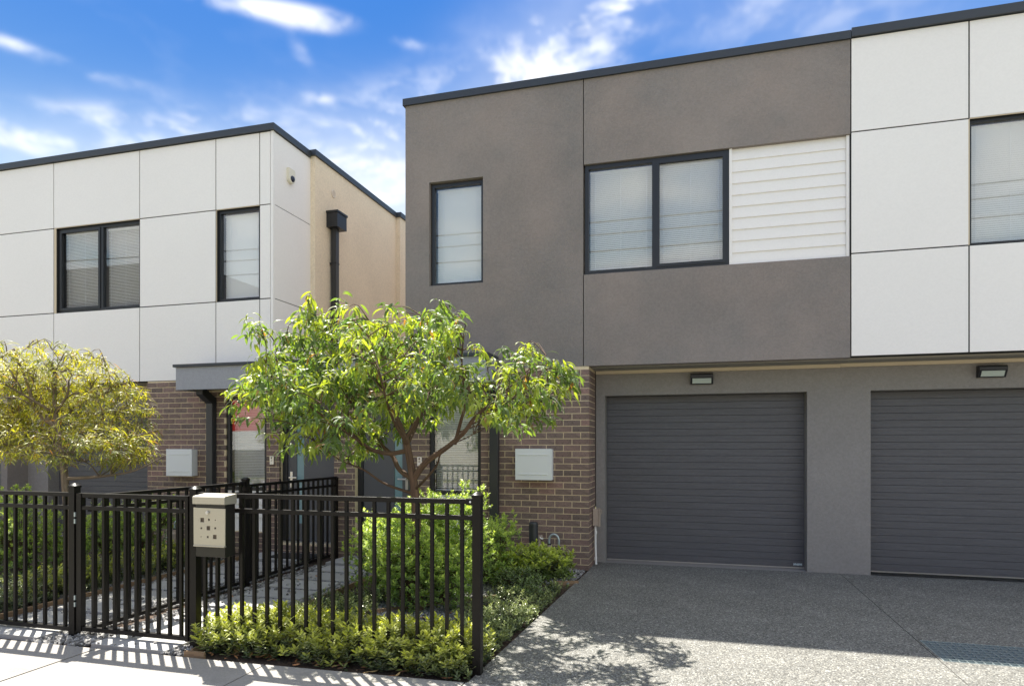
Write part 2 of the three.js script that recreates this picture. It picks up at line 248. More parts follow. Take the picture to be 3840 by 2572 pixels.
// stepping pavers, right and left entry paths
{
  const mk = (name, x0, x1, label) => {
    const p = structure(name, prism([[x0 - 0.14, 0.02], [x1 + 0.14, 0.02], [x1 + 0.14, 4.47], [x0 - 0.14, 4.47]], -0.15, -0.03), M.soil, label);
    let k = 0;
    for (const [z0, z1] of [[0.72, 1.12], [1.20, 1.62], [1.70, 2.10], [2.18, 2.58], [2.66, 3.10], [3.18, 3.62], [3.70, 4.06], [4.14, 4.462]]) {
      const j = rr(-0.02, 0.02);
      const m = part(p, 'paver', rbx(x0 + j, x1 + j, -0.03, 0.014 + rr(-0.004, 0.003), z0, z1, 0.005, 1), M.pavers[k++ % 3]); m.rotation.y = 0;
    }
    part(p, 'porch_slab', rbx(x0 - 0.1, x1 + 0.04, -0.03, 0.035, 0.02, 0.64, 0.005, 1), M.pavers[0]);
  };
  mk('garden_path', -4.93, -4.16, 'grey stepping pavers in gravel behind the gate');
  mk('garden_path', -6.36, -5.55, 'grey stepping pavers in gravel beside the dividing fence');
}
// loose grey gravel
{
  const areas = [[-5.16, -4.02, 0.66, 4.46, 2.2, 0.0], [-6.52, -5.30, 0.66, 4.52, 2.2, 0], [-5.52, -5.0, 4.0, 4.5, 1.1, 0.012], [-3.3, -1.75, 1.2, 3.3, 1.9, 0], [-1.95, -1.40, -0.01, 0.95, 0.7, 0], [-8.6, -6.75, 0.6, 3.2, 1.6, 0], [-4.2, -3.97, 4.1, 4.47, 0.4, 0]];
  const g = new THREE.IcosahedronGeometry(1, 0), mats = [], cols = [], q = new THREE.Quaternion(), e = new THREE.Euler(), mt = new THREE.Matrix4();
  const inPaver = (x, z) => ((x > -4.92 && x < -4.17) || (x > -6.35 && x < -5.56)) && [[0.02, 1.11], [1.21, 1.61], [1.71, 2.09], [2.19, 2.57], [2.67, 3.09], [3.19, 3.61], [3.71, 4.05], [4.15, 4.46]].some(([a, b]) => z > a && z < b);
  for (const [x0, x1, z0, z1, dens, lift] of areas) {
    const n = Math.floor((x1 - x0) * (z1 - z0) * 1500 * Math.min(1.5, dens));
    for (let i = 0; i < n; i++) {
      const x = rr(x0, x1), z = rr(z0, z1); if (inPaver(x, z) && rnd() > 0.012) continue;
      if (z > 4.06 && x < -5.6 || (x > -1.41 - z * 0.044)) continue;
      const s = rr(0.009, 0.021); e.set(rr(0, 6), rr(0, 6), rr(0, 6)); q.setFromEuler(e);
      mt.compose(new THREE.Vector3(x, (inPaver(x, z) ? 0.02 : -0.022 + rr(0, 0.016)) + lift * rnd(), z), q, new THREE.Vector3(s * rr(0.9, 1.6), s * rr(0.6, 0.9), s)); mats.push(mt.clone());
      const k = rr(0.13, 0.42) * (rnd() < 0.3 ? 0.5 : 1); cols.push([k * 1.0, k * 0.985, k * 0.96]);
    }
  }
  const im = new THREE.InstancedMesh(g, std({ color: 0xffffff, roughness: 0.85, flatShading: true }), mats.length); im.name = 'gravel';
  const c = new THREE.Color(); mats.forEach((m, i) => { im.setMatrixAt(i, m); im.setColorAt(i, c.setRGB(...cols[i])); });
  im.castShadow = im.receiveShadow = true; tag(im, 'loose grey gravel between the pavers and in the beds', 'gravel', null, 'stuff'); scene.add(im);
}
// timber edging boards
for (const [x0, z0, x1, z1, label] of [[-3.985, 0.1, -3.965, 4.40, 'timber edging board along the path behind the gate'], [-6.56, 0.1, -6.62, 4.05, 'timber edging board along the path left of the dividing fence'], [-3.99, 4.452, -3.80, 4.447, 'short timber edging board at the corner of the low hedge'], [-1.66, 0.98, -1.36, 0.90, 'short timber edging board between gravel and driveway'], [-3.2, 2.9, -1.75, 1.55, 'timber edging board curving behind the large shrub']]) {
  const L = Math.hypot(x1 - x0, z1 - z0), b = thing('edging_board', label, 'edging', [(x0 + x1) / 2, 0, (z0 + z1) / 2]); b.rotation.y = Math.atan2(-(z1 - z0), x1 - x0);
  part(b, 'board', bx(-L / 2, L / 2, -0.10, 0.028, -0.011, 0.011), M.timber);
}

// ------------------------------------------------------------------ house building blocks
function windowUnit(house, x0, x1, y0, y1, zf, opt = {}) {
  const w = sub(house, 'window'), f = opt.frame || 0.05, z0 = zf - 0.06, rec = zf;
  const frs = [bx(x0, x1, y1 - f, y1, z0, rec), bx(x0, x1, y0, y0 + f, z0, rec), bx(x0, x0 + f, y0 + f, y1 - f, z0, rec), bx(x1 - f, x1, y0 + f, y1 - f, z0, rec)];
  const lights = [];
  if (opt.mullion) {
    const m = opt.mullion; frs.push(bx(m - 0.035, m + 0.035, y0 + f, y1 - f, z0, rec)); lights.push([x0 + f, m - 0.035], [m + 0.035, x1 - f]);
    // opening sash: a second frame standing a little proud
    const [a, b] = opt.sashRight ? lights[1] : lights[0], s = 0.028;
    frs.push(bx(a - 0.012, b + 0.012, y1 - f - s, y1 - f + 0.012, rec - 0.03, rec + 0.012), bx(a - 0.012, b + 0.012, y0 + f - 0.012, y0 + f + s, rec - 0.03, rec + 0.012), bx(a - 0.012, a + s, y0 + f + s, y1 - f - s, rec - 0.03, rec + 0.012), bx(b - s, b + 0.012, y0 + f + s, y1 - f - s, rec - 0.03, rec + 0.012));
  } else lights.push([x0 + f, x1 - f]);
  part(w, 'frame', merge(frs), M.frame);
  for (const [a, b] of lights) {
    part(w, 'pane', new THREE.PlaneGeometry(b - a, y1 - y0 - 2 * f).translate((a + b) / 2, (y0 + y1) / 2, rec - 0.033), M.glass);
    // venetian blind: tilted slats, ladder cords, head and bottom rail
    const sl = [], p = 0.0255, A = opt.tilt ?? 0.75, zb = rec - 0.115, top = y1 - f - 0.03, bot = y0 + f + 0.012;
    const proto = new THREE.BoxGeometry(b - a - 0.012, 0.0011, 0.025); proto.rotateX(-A);
    for (let y = top - 0.01; y > bot + 0.012; y -= p) sl.push(proto.clone().translate((a + b) / 2, y, zb));
    sl.push(bx(a + 0.004, b - 0.004, top, top + 0.03, zb - 0.015, zb + 0.015), bx(a + 0.006, b - 0.006, bot - 0.006, bot + 0.006, zb - 0.012, zb + 0.012));
    for (const k of b - a > 0.75 ? [0.09, 0.5, 0.91] : [0.14, 0.86]) { const x = a + (b - a) * k; sl.push(bx(x - 0.0015, x + 0.0015, bot, top, zb + 0.014, zb + 0.016)); }
    const m = part(w, 'blind', merge(sl), M.blind); m.userData.kind = 'stuff';
  }
  return w;
}
const brickGeos = new Map();
function brickGeo(L, H, D) {
  const k = [L, H, D].map((v) => v.toFixed(3)).join(); if (brickGeos.has(k)) return brickGeos.get(k);
  const g = new THREE.BoxGeometry(L, H, D, 1, 1, 1);
  const p = g.attributes.position, uv = g.attributes.uv; for (let i = 0; i < p.count; i++) uv.setXY(i, p.getX(i) / 0.24, p.getY(i) / 0.086 * 0.9 + (Math.abs(g.attributes.normal.getY(i)) > 0.5 ? p.getZ(i) * 3 : 0));
  brickGeos.set(k, g); return g;
}
const brickTone = () => { const r = rnd(); return r < 0.3 ? 0 : r < 0.48 ? 3 : r < 0.64 ? 6 : r < 0.78 ? 1 : r < 0.9 ? 2 : r < 0.95 ? 5 : 4; };
const C = 0.0862, BL = 0.24, J = 0.0115;
// stretcher-bond brickwork from x0 to x1 on the plane z = 0; returns brick records
function brickRun(x0, x1, ytop, openings) {
  const out = [];
  for (let r = 0; r * C < ytop - 0.03; r++) {
    const y0 = r * C - 0.02, y1 = Math.min(y0 + C - J, ytop);
    const spans = [[x0, x1]];
    for (const [a, b, c, d] of openings) if (y1 > c + 0.02 && y0 < d - 0.02) for (let i = spans.length - 1; i >= 0; i--) { const [s, e] = spans[i]; if (b <= s || a >= e) continue; spans.splice(i, 1); if (a - s > 0.02) spans.push([s, a]); if (e - b > 0.02) spans.push([b, e]); }
    for (const [s, e] of spans) {
      const off = (r % 2) * BL / 2; let x = x1 - off - Math.ceil((x1 - off - s) / BL) * BL;
      for (; x < e; x += BL) { const a = Math.max(x + (x > s ? J : 0), s), b = Math.min(x + BL, e); if (b - a > 0.025) out.push([a, b, y0, y1]); }
    }
  }
  return out;
}
function layBricks(house, recs, place, score) {
  recs.sort((a, b) => score(b) - score(a));
  const rest = [];
  recs.forEach(([a, b, y0, y1], i) => {
    const g = brickGeo(Math.round((b - a) * 500) / 500, Math.round((y1 - y0) * 1000) / 1000, 0.05), dz = rr(-0.0015, 0.0015);
    const m = new THREE.Mesh(g, M.bricks[brickTone()]); m.position.set((a + b) / 2, (y0 + y1) / 2, -0.025 + dz); m.rotation.y = Math.PI * (rnd() < 0 ? 1 : 0); place(m);
    if (i < 300) { m.name = 'brick'; m.castShadow = m.receiveShadow = true; house.add(m); } else { m.updateMatrix(); rest.push(g.clone().applyMatrix4(m.matrix)); }
  });
  if (rest.length) { const m = part(house, 'brickwork', mergeGeometries(rest), M.bricks[0]); m.userData.kind = 'stuff'; }
}
function garage(house, x0, x1, top, zf, zd) {
  const d = sub(house, 'garage_door'), n = 25, g0 = 0.022, pitch = (top - g0) / n;
  part(d, 'backing', bx(x0, x1, g0, top, zd - 0.05, zd - 0.012), M.black);
  const s = new THREE.Shape([[-(pitch / 2 - 0.0014), zd - 0.012], [-(pitch / 2 - 0.0014), zd - 0.0016], [-(pitch / 2 - 0.0036), zd], [pitch / 2 - 0.0036, zd], [pitch / 2 - 0.0014, zd - 0.0016], [pitch / 2 - 0.0014, zd - 0.012]].map((a) => new THREE.Vector2(a[1], a[0])));
  const g = new THREE.ExtrudeGeometry(s, { depth: x1 - x0 - 0.004, bevelEnabled: false }); g.rotateY(-Math.PI / 2);   // shape x -> z
  const p = g.attributes.position, uv = g.attributes.uv; for (let i = 0; i < p.count; i++) { uv.setXY(i, p.getX(i), p.getY(i)); }
  g.computeBoundingBox(); const bb = g.boundingBox;
  for (let i = 0; i < n; i++) {
    const k = i % 4, key = 'g' + house.name + k; let gg = brickGeos.get(key);
    if (!gg) { gg = g.clone(); const u2 = gg.attributes.uv; for (let j = 0; j < u2.count; j++) u2.setXY(j, u2.getX(j) + k * 0.37, u2.getY(j) + k * 0.1); brickGeos.set(key, gg); }
    const m = part(d, 'plank', gg, M.roller); m.position.set(x0 + 0.002 - bb.min.x, g0 + pitch * (i + 0.5), 0);
  }
  part(d, 'bottom_seal', bx(x0 + 0.002, x1 - 0.002, 0.006, 0.022, zd - 0.02, zd + 0.004), M.steel);
  return d;
}
function lamp(x0, label, y0 = 2.54, zw = -0.61) {
  const t = thing('wall_lamp', label, 'wall lamp', [x0, y0, zw], 'bulkhead lamps above the garages');
  const s = new THREE.Shape([[0, 0.145], [0.09, 0.145], [0.11, 0.125], [0.11, 0.088], [0.052, 0.0], [0, 0.0]].map((a) => new THREE.Vector2(...a)));
  const g = new THREE.ExtrudeGeometry(s, { depth: 0.30, bevelEnabled: false }); g.rotateY(-Math.PI / 2); g.translate(0.30, 0, 0);
  part(t, 'housing', g, M.frame);
  const d = new THREE.BoxGeometry(0.25, 0.078, 0.004); const an = Math.atan2(0.058, 0.088); d.rotateX(an); d.translate(0.15, 0.0435, 0.0832);
  part(t, 'diffuser', d, std({ color: rgb(0.50, 0.57, 0.53), roughness: 0.35 }));
}
function capBand(house, x0, x1, y0, y1, z0, z1) { return part(house, 'parapet_cap', bx(x0, x1, y0, y1, z0, z1), M.cap); }

// ------------------------------------------------------------------ grey rendered townhouse
const A = thing('townhouse', 'grey rendered townhouse with brown brick entry and one garage', 'house');
{
  const W0 = -4.091, W1 = 1.865, B = 2.775, T = 6.69, jx = -1.446;
  const sw = [-3.715, -2.889, 4.015, 5.523];
  part(A, 'render_panel', slab(W0, jx - 0.006, B, T, 0, 0.16, [sw]), M.render);
  part(A, 'render_panel', slab(jx + 0.006, W1, 5.527, T, 0, 0.16), M.render);
  part(A, 'render_panel', slab(jx + 0.006, W1, B, 4.022, 0, 0.16), M.render);
  part(A, 'inner_wall', slab(W0 + 0.01, W1, B + 0.02, T - 0.02, -0.162, 0.1, [[-3.72, -2.884, 4.01, 5.528], [-1.40, 0.44, 4.06, 5.49]]), M.dark);
  part(A, 'side_wall', bx(W0, W0 + 0.14, B, T, -9, -0.165), M.render);
  part(A, 'side_wall', bx(W1 - 0.1, W1, 2.80, T - 0.01, -0.88, -0.27), M.dark); part(A, 'side_wall', bx(W1 - 0.1, W1, 0, T - 0.01, -9, -0.8805), M.dark);
  part(A, 'back_wall', bx(W0, W1, 0, T, -9.15, -9.003), M.render);
  part(A, 'flat_roof', bx(W0 + 0.15, W1 - 0.11, 6.40, 6.52, -8.99, -0.28), M.cap);
  part(A, 'floor_slab', bx(W0 + 0.15, W1 - 0.11, 2.80, 3.0, -8.99, -0.28), M.dark);
  capBand(A, W0 - 0.03, W1 + 0.004, T - 0.004, T + 0.095, -0.24, 0.035);
  capBand(A, W0 - 0.03, W0 + 0.2, T - 0.004, T + 0.094, -9.2, -0.243);
  windowUnit(A, sw[0] + 0.02, sw[1], sw[2], sw[3] - 0.02, -0.06, { tilt: 1.0, frame: 0.045 });
  windowUnit(A, -1.428, 0.447, 4.026, 5.515, -0.035, { mullion: -0.494, sashRight: true, tilt: 0.7 });
  // weatherboards beside the window
  const bd = new THREE.Shape([[0, 0], [0.026, 0], [0.009, 0.158], [0, 0.158]].map((a) => new THREE.Vector2(...a)));
  const wg = new THREE.ExtrudeGeometry(bd, { depth: 1.34, bevelEnabled: false }); wg.rotateY(-Math.PI / 2); wg.translate(1.34, 0, 0);
  for (let i = 0; i < 10; i++) { const m = part(A, 'weatherboard', wg, M.white); m.position.set(0.487, 4.034 + i * 0.1492, -0.075); }
  part(A, 'board_backing', bx(0.45, W1 - 0.004, 4.023, 5.526, -0.1, -0.076), M.dark);
  part(A, 'corner_trim', bx(0.45, 0.486, 4.024, 5.525, -0.075, -0.03), M.white);
  part(A, 'corner_trim', bx(1.828, 1.862, 4.024, 5.525, -0.075, -0.03), M.white);
  part(A, 'soffit', bx(-1.362, 1.866, B - 0.012, B + 0.015, -0.608, -0.172), M.soffit);
  part(A, 'soffit_trim', bx(-1.355, 1.866, 2.716, B - 0.014, -0.609, -0.545), M.trim);
  // garage wall
  part(A, 'garage_wall', slab(-1.362, 1.8695, 0.0, B + 0.02, -0.61, 0.26, [[-1.235, 1.470, -0.01, 2.41]].map(([a, b, c, d]) => [a, b, 0.001, d])), M.garageRender);
  const gd = garage(A, -1.232, 1.468, 2.405, -0.61, -0.83);
  part(gd, 'sticker', bx(1.33, 1.44, 0.045, 0.075, -0.83, -0.8285), std({ map: tex([128, 40], (u, v) => { const t = v > 0.2 && v < 0.8 && n2t(u * 26, v * 5, 26, 5) > 0.55; return t ? [0.12, 0.2, 0.22] : [0.5, 0.58, 0.6]; }, [0.11, 0.03]), roughness: 0.5 }));
  // brick entry front
  const ops = [[-4.922, -3.997, 0.172, 2.42], [-3.715, -2.921, 0.325, 2.47]];
  part(A, 'mortar_wall', slab(-5.098, -1.3735, -0.02, B - 0.002, -0.0045, 0.10, ops), M.mortar);
  part(A, 'mortar_wall', bx(-1.475, -1.3735, -0.02, B - 0.002, -0.60, -0.1055), M.mortar);
  const recs = brickRun(-5.098, -1.37, B - 0.004, ops);
  layBricks(A, recs, () => {}, (r) => r[1] > -2.95 ? 10 + r[1] : r[1]);
  { // return face of the brick pier, bricks turned a quarter
    const out = [];
    for (let r = 0; r * C < B - 0.03; r++) { const y0 = r * C - 0.02, y1 = Math.min(y0 + C - J, B - 0.004); let z = r % 2 ? -0.062 : -0.172; const end = -0.60; const segs = []; let s = -0.0605; segs.push([s, z]); while (z > end) { const e = Math.max(z - BL, end); segs.push([z - J, e]); z = e; } for (const [a, b] of segs) if (a - b > 0.02) out.push([b, a, y0, y1]); }
    for (const [a, b, y0, y1] of out) { const m = new THREE.Mesh(brickGeo(Math.round((b - a) * 500) / 500, Math.round((y1 - y0) * 1000) / 1000, 0.05), M.bricks[brickTone()]); m.rotation.y = Math.PI / 2; m.position.set(-1.37 - 0.025, (y0 + y1) / 2, (a + b) / 2); m.name = 'brick'; m.castShadow = m.receiveShadow = true; A.add(m); }
  }
  windowUnit(A, -3.712, -2.924, 0.98, 2.467, -0.03, { tilt: 0.85, frame: 0.05 });
  entryBoards(A, -3.712, -2.924); door(A, -4.922, -3.997, true);
  part(A, 'party_wall', bx(-5.096, -5.0, -0.02, 2.758, -9, -0.11), M.dark); part(A, 'back_wall', bx(-5.096, -4.093, 0, 2.758, -9.15, -9.003), M.render);
  part(A, 'entry_ceiling', bx(-5.098, -4.095, 2.76, 2.88, -8.9, -0.01), M.dark);
  part(A, 'entry_ceiling', bx(-4.09, -1.38, 2.778, 2.795, -8.9, -0.265), M.dark);
}
function entryBoards(h, x0, x1) {
  const bd = new THREE.Shape([[0, 0], [0.022, 0], [0.008, 0.216], [0, 0.216]].map((a) => new THREE.Vector2(...a)));
  const g = new THREE.ExtrudeGeometry(bd, { depth: x1 - x0 - 0.004, bevelEnabled: false }); g.rotateY(-Math.PI / 2); g.translate(x1 - x0 - 0.002, 0, 0);
  for (let i = 0; i < 3; i++) { const m = part(h, 'weatherboard', g, M.white); m.position.set(x0, 0.328 + i * 0.214, -0.05); }
  part(h, 'board_backing', bx(x0, x1, 0.327, 0.978, -0.10, -0.052), M.dark);
}
function door(h, x0, x1, flip) {
  const d = sub(h, 'front_door'), y0 = 0.172, y1 = 2.42, z = -0.11, w = x1 - x0;
  part(d, 'door_frame', merge([bx(x0, x0 + 0.085, y0, y1, z - 0.06, z + 0.02), bx(x1 - 0.04, x1, y0, y1, z - 0.06, z + 0.02), bx(x0 + 0.085, x1 - 0.04, y1 - 0.06, y1, z - 0.06, z + 0.02)]), M.frame);
  const a = x0 + 0.09, b = x1 - 0.045, g0 = flip ? b - 0.15 - 0.13 : a + 0.15, g1 = g0 + 0.13;
  const leaf = std({ color: rgb(0.10, 0.10, 0.108), roughness: 0.5 });
  part(d, 'door_leaf', merge([bx(a, g0, y0 + 0.03, y1 - 0.063, z - 0.045, z), bx(g1, b, y0 + 0.03, y1 - 0.063, z - 0.045, z), bx(g0, g1, y0 + 0.03, 0.47, z - 0.045, z), bx(g0, g1, 2.22, y1 - 0.063, z - 0.045, z)]), leaf);
  part(d, 'glass_strip', bx(g0, g1, 0.47, 2.22, z - 0.03, z - 0.012), M.frosted);
  part(d, 'sill', bx(x0, x1, y0 - 0.002, y0 + 0.026, z - 0.06, z + 0.06), M.steel);
  const hx = flip ? b - 0.075 : a + 0.06, dir = flip ? -1 : 1;
  part(d, 'handle', merge([rbx(hx - 0.022, hx + 0.022, 1.03, 1.28, z, z + 0.012, 0.004), cyl(0, 0, 0.05, 0, 0.011, 12).rotateX(Math.PI / 2).translate(hx, 1.19, z + 0.01).toNonIndexed(), rbx(Math.min(hx - 0.012 * dir, hx + 0.125 * dir), Math.max(hx - 0.012 * dir, hx + 0.125 * dir), 1.178, 1.202, z + 0.052, z + 0.07, 0.005)].map((g) => { const q = g.index ? g.toNonIndexed() : g; return q; })), M.steel);
}

// ------------------------------------------------------------------ panel-clad townhouses
function panelGrid(house, xs, ys, holes, zf, skip = []) {
  for (let i = 0; i + 1 < xs.length; i++) for (let j = 0; j + 1 < ys.length; j++) {
    if (skip.some(([a, b]) => a === i && b === j)) continue;
    part(house, 'cladding_panel', bx(xs[i] + 0.0085, xs[i + 1] - 0.0085, ys[j] + 0.0085, ys[j + 1] - 0.0085, zf - 0.014, zf), M.panel);
  }
}
const D = thing('townhouse', 'white panelled townhouse with charcoal garage door beside the grey one', 'house');
{
  const W0 = 1.869, W1 = 7.9, T = 6.70, ys = [2.785, 4.052, 5.545, T];
  panelGrid(D, [W0 + 0.002, 3.137, 5.02, 6.4, W1], ys, [], 0.0, [[1, 1]]);
  part(D, 'backing_wall', slab(W0, W1, 2.793, T, -0.0145, 0.2, [[3.14, 5.018, 4.056, 5.541]]), M.black);
  part(D, 'window_reveal', merge([bx(3.1305, 3.143, 4.056, 5.541, -0.10, -0.003), bx(3.143, 5.02, 5.5415, 5.549, -0.10, -0.003)]), M.trim);
  windowUnit(D, 3.145, 5.016, 4.058, 5.538, -0.045, { mullion: 4.09, sashRight: true, tilt: 0.8, frame: 0.03 });
  part(D, 'side_wall', bx(W1 - 0.12, W1, 0, T, -9, -0.22), M.render); part(D, 'back_wall', bx(W0, W1, 0, T, -9.15, -9.003), M.render);
  part(D, 'flat_roof', bx(W0 + 0.01, W1 - 0.13, 6.40, 6.52, -8.99, -0.22), M.cap);
  part(D, 'floor_slab', bx(W0 + 0.01, W1 - 0.13, 2.81, 3.0, -8.99, -0.22), M.dark);
  capBand(D, W0 + 0.004, W1, T + 0.002, T + 0.106, -0.24, 0.042);
  part(D, 'soffit', bx(W0, W1, 2.768, 2.80, -0.608, -0.217), M.soffit);
  part(D, 'soffit_trim', bx(W0, W1, 2.722, 2.766, -0.609, -0.545), M.trim);
  part(D, 'garage_wall', slab(1.8695, W1, 0.0, 2.80, -0.61, 0.26, [[2.235, 4.940, 0.001, 2.41]]), M.garageRender);
  garage(D, 2.237, 4.938, 2.405, -0.61, -0.83);
}
const E = thing('townhouse', 'white panelled townhouse with beige side wall and brown brick entry', 'house');
{
  const W0 = -12.30, W1 = -6.345, T = 6.625, B = 2.752, ys = [B, 4.0, 5.478, T];
  panelGrid(E, [W0, -10.782, -8.929, -7.414, -6.593, -6.392], ys, [], 0.0, [[1, 1], [3, 1]]);
  part(E, 'backing_wall', slab(W0, W1 - 0.016, B + 0.004, T - 0.002, -0.0145, 0.2, [[-10.73, -8.933, 4.004, 5.474], [-7.40, -6.597, 4.004, 5.474]]), M.black);
  part(E, 'corner_trim', bx(-6.391, W1, B, T, -0.046, 0.001), M.white);
  part(E, 'window_reveal', merge([bx(-10.776, -10.732, 3.998, 5.48, -0.10, -0.003), bx(-10.732, -8.935, 5.4745, 5.482, -0.10, -0.003), bx(-7.408, -7.402, 3.998, 5.48, -0.10, -0.003), bx(-7.402, -6.60, 5.4745, 5.482, -0.1, -0.003)]), M.trim);
  windowUnit(E, -10.73, -8.935, 4.006, 5.472, -0.05, { mullion: -9.782, tilt: 0.42 });
  windowUnit(E, -7.40, -6.599, 4.006, 5.472, -0.05, { tilt: 1.12, frame: 0.045 });
  // white side return, then the beige rendered side wall
  for (let j = 0; j < 3; j++) part(E, 'cladding_panel', bx(W1 - 0.014, W1, ys[j] + 0.006, ys[j + 1] - 0.006, -1.034, -0.047), M.panel);
  part(E, 'side_wall', bx(W1 - 0.2, W1 - 0.0145, B + 0.004, T - 0.002, -1.034, -0.216), M.black);
  part(E, 'rendered_side_wall', bx(W1 - 0.2, W1 + 0.09, 2.60, T + 0.03, -4.20, -1.0345), M.beige);
  part(E, 'rendered_side_wall', bx(W1 - 0.2, W1 + 0.19, 2.60, T + 0.03, -9.0, -4.2005), M.beige);
  part(E, 'side_wall', bx(W0, W0 + 0.15, 0, T, -9.0, -0.22), M.render); part(E, 'back_wall', bx(W0, W1, 0, T, -9.15, -9.003), M.render);
  part(E, 'flat_roof', bx(W0 + 0.16, W1 - 0.21, 6.38, 6.50, -8.99, -0.22), M.cap);
  part(E, 'floor_slab', bx(W0 + 0.16, W1 - 0.21, 2.80, 3.0, -8.99, -0.22), M.dark);
  capBand(E, W0, W1 + 0.036, T + 0.002, T + 0.104, -0.2, 0.042);
  capBand(E, W1 - 0.2, W1 + 0.0355, T + 0.002, T + 0.1035, -1.0, -0.2005);
  capBand(E, W1 - 0.2, W1 + 0.125, T + 0.032, T + 0.13, -4.16, -1.0005);
  capBand(E, W1 - 0.2, W1 + 0.225, T + 0.033, T + 0.131, -9.05, -4.1605);
  part(E, 'soffit', bx(W0, -8.775, B - 0.012, B + 0.015, -0.608, -0.217), M.soffit);
  part(E, 'soffit_trim', bx(W0, -8.775, 2.70, B - 0.014, -0.609, -0.545), M.trim);
  part(E, 'garage_wall', slab(-12.02, -8.768, 0, B + 0.02, -0.61, 0.26, [[-11.66, -8.95, 0.001, 2.30]]), M.garageRender);
  garage(E, -11.657, -8.952, 2.295, -0.61, -0.83);
  const ops = [[-6.237, -5.274, 0.172, 2.42], [-7.227, -6.469, 0.325, 2.47]];
  part(E, 'mortar_wall', slab(-8.763, -5.1005, -0.02, B - 0.002, -0.0045, 0.10, ops), M.mortar);
  part(E, 'mortar_wall', bx(-8.763, -8.665, -0.02, B - 0.002, -0.60, -0.1055), M.mortar);
  layBricks(E, brickRun(-8.77, -5.1005, B - 0.004, ops), () => {}, (r) => -Math.abs(r[0] + 7.4));
  windowUnit(E, -7.224, -6.472, 0.98, 2.467, -0.03, { tilt: 0.9, frame: 0.05 });
  entryBoards(E, -7.224, -6.472); door(E, -6.237, -5.274, false);
  part(E, 'back_wall', bx(-6.343, -5.1005, 0, 2.69, -9.15, -9.003), M.render); part(E, 'party_wall', bx(-5.2, -5.1005, -0.02, 2.69, -9, -0.11), M.dark);
  part(E, 'entry_ceiling', bx(-6.34, -5.101, 2.70, 2.82, -8.9, -0.01), M.dark);
  part(E, 'entry_ceiling', bx(-8.76, -6.345, 2.755, 2.772, -8.9, -0.217), M.dark);
}
const F = thing('townhouse', 'townhouse at the picture edge, only its charcoal garage door showing', 'house');
{
  const W0 = -18, W1 = -12.305;
  part(F, 'garage_wall', slab(W0, -12.0205, 0, 2.77, -0.61, 0.26, [[-15.1, -12.40, 0.001, 2.30]]), M.garageRender);
  garage(F, -15.098, -12.402, 2.295, -0.61, -0.83);
  part(F, 'upper_wall', bx(W0, W1, 2.752, 6.62, -0.2, 0), M.render);
  part(F, 'soffit', bx(W0, W1, 2.74, 2.751, -0.608, -0.002), M.soffit);
  part(F, 'side_wall', bx(W0, W0 + 0.15, 0, 6.62, -9, -0.9), M.render); part(F, 'back_wall', bx(W0, W1, 0, 6.62, -9.15, -9.003), M.render);
  part(F, 'flat_roof', bx(W0, W1, 6.623, 6.72, -9.1, 0.03), M.cap);
}
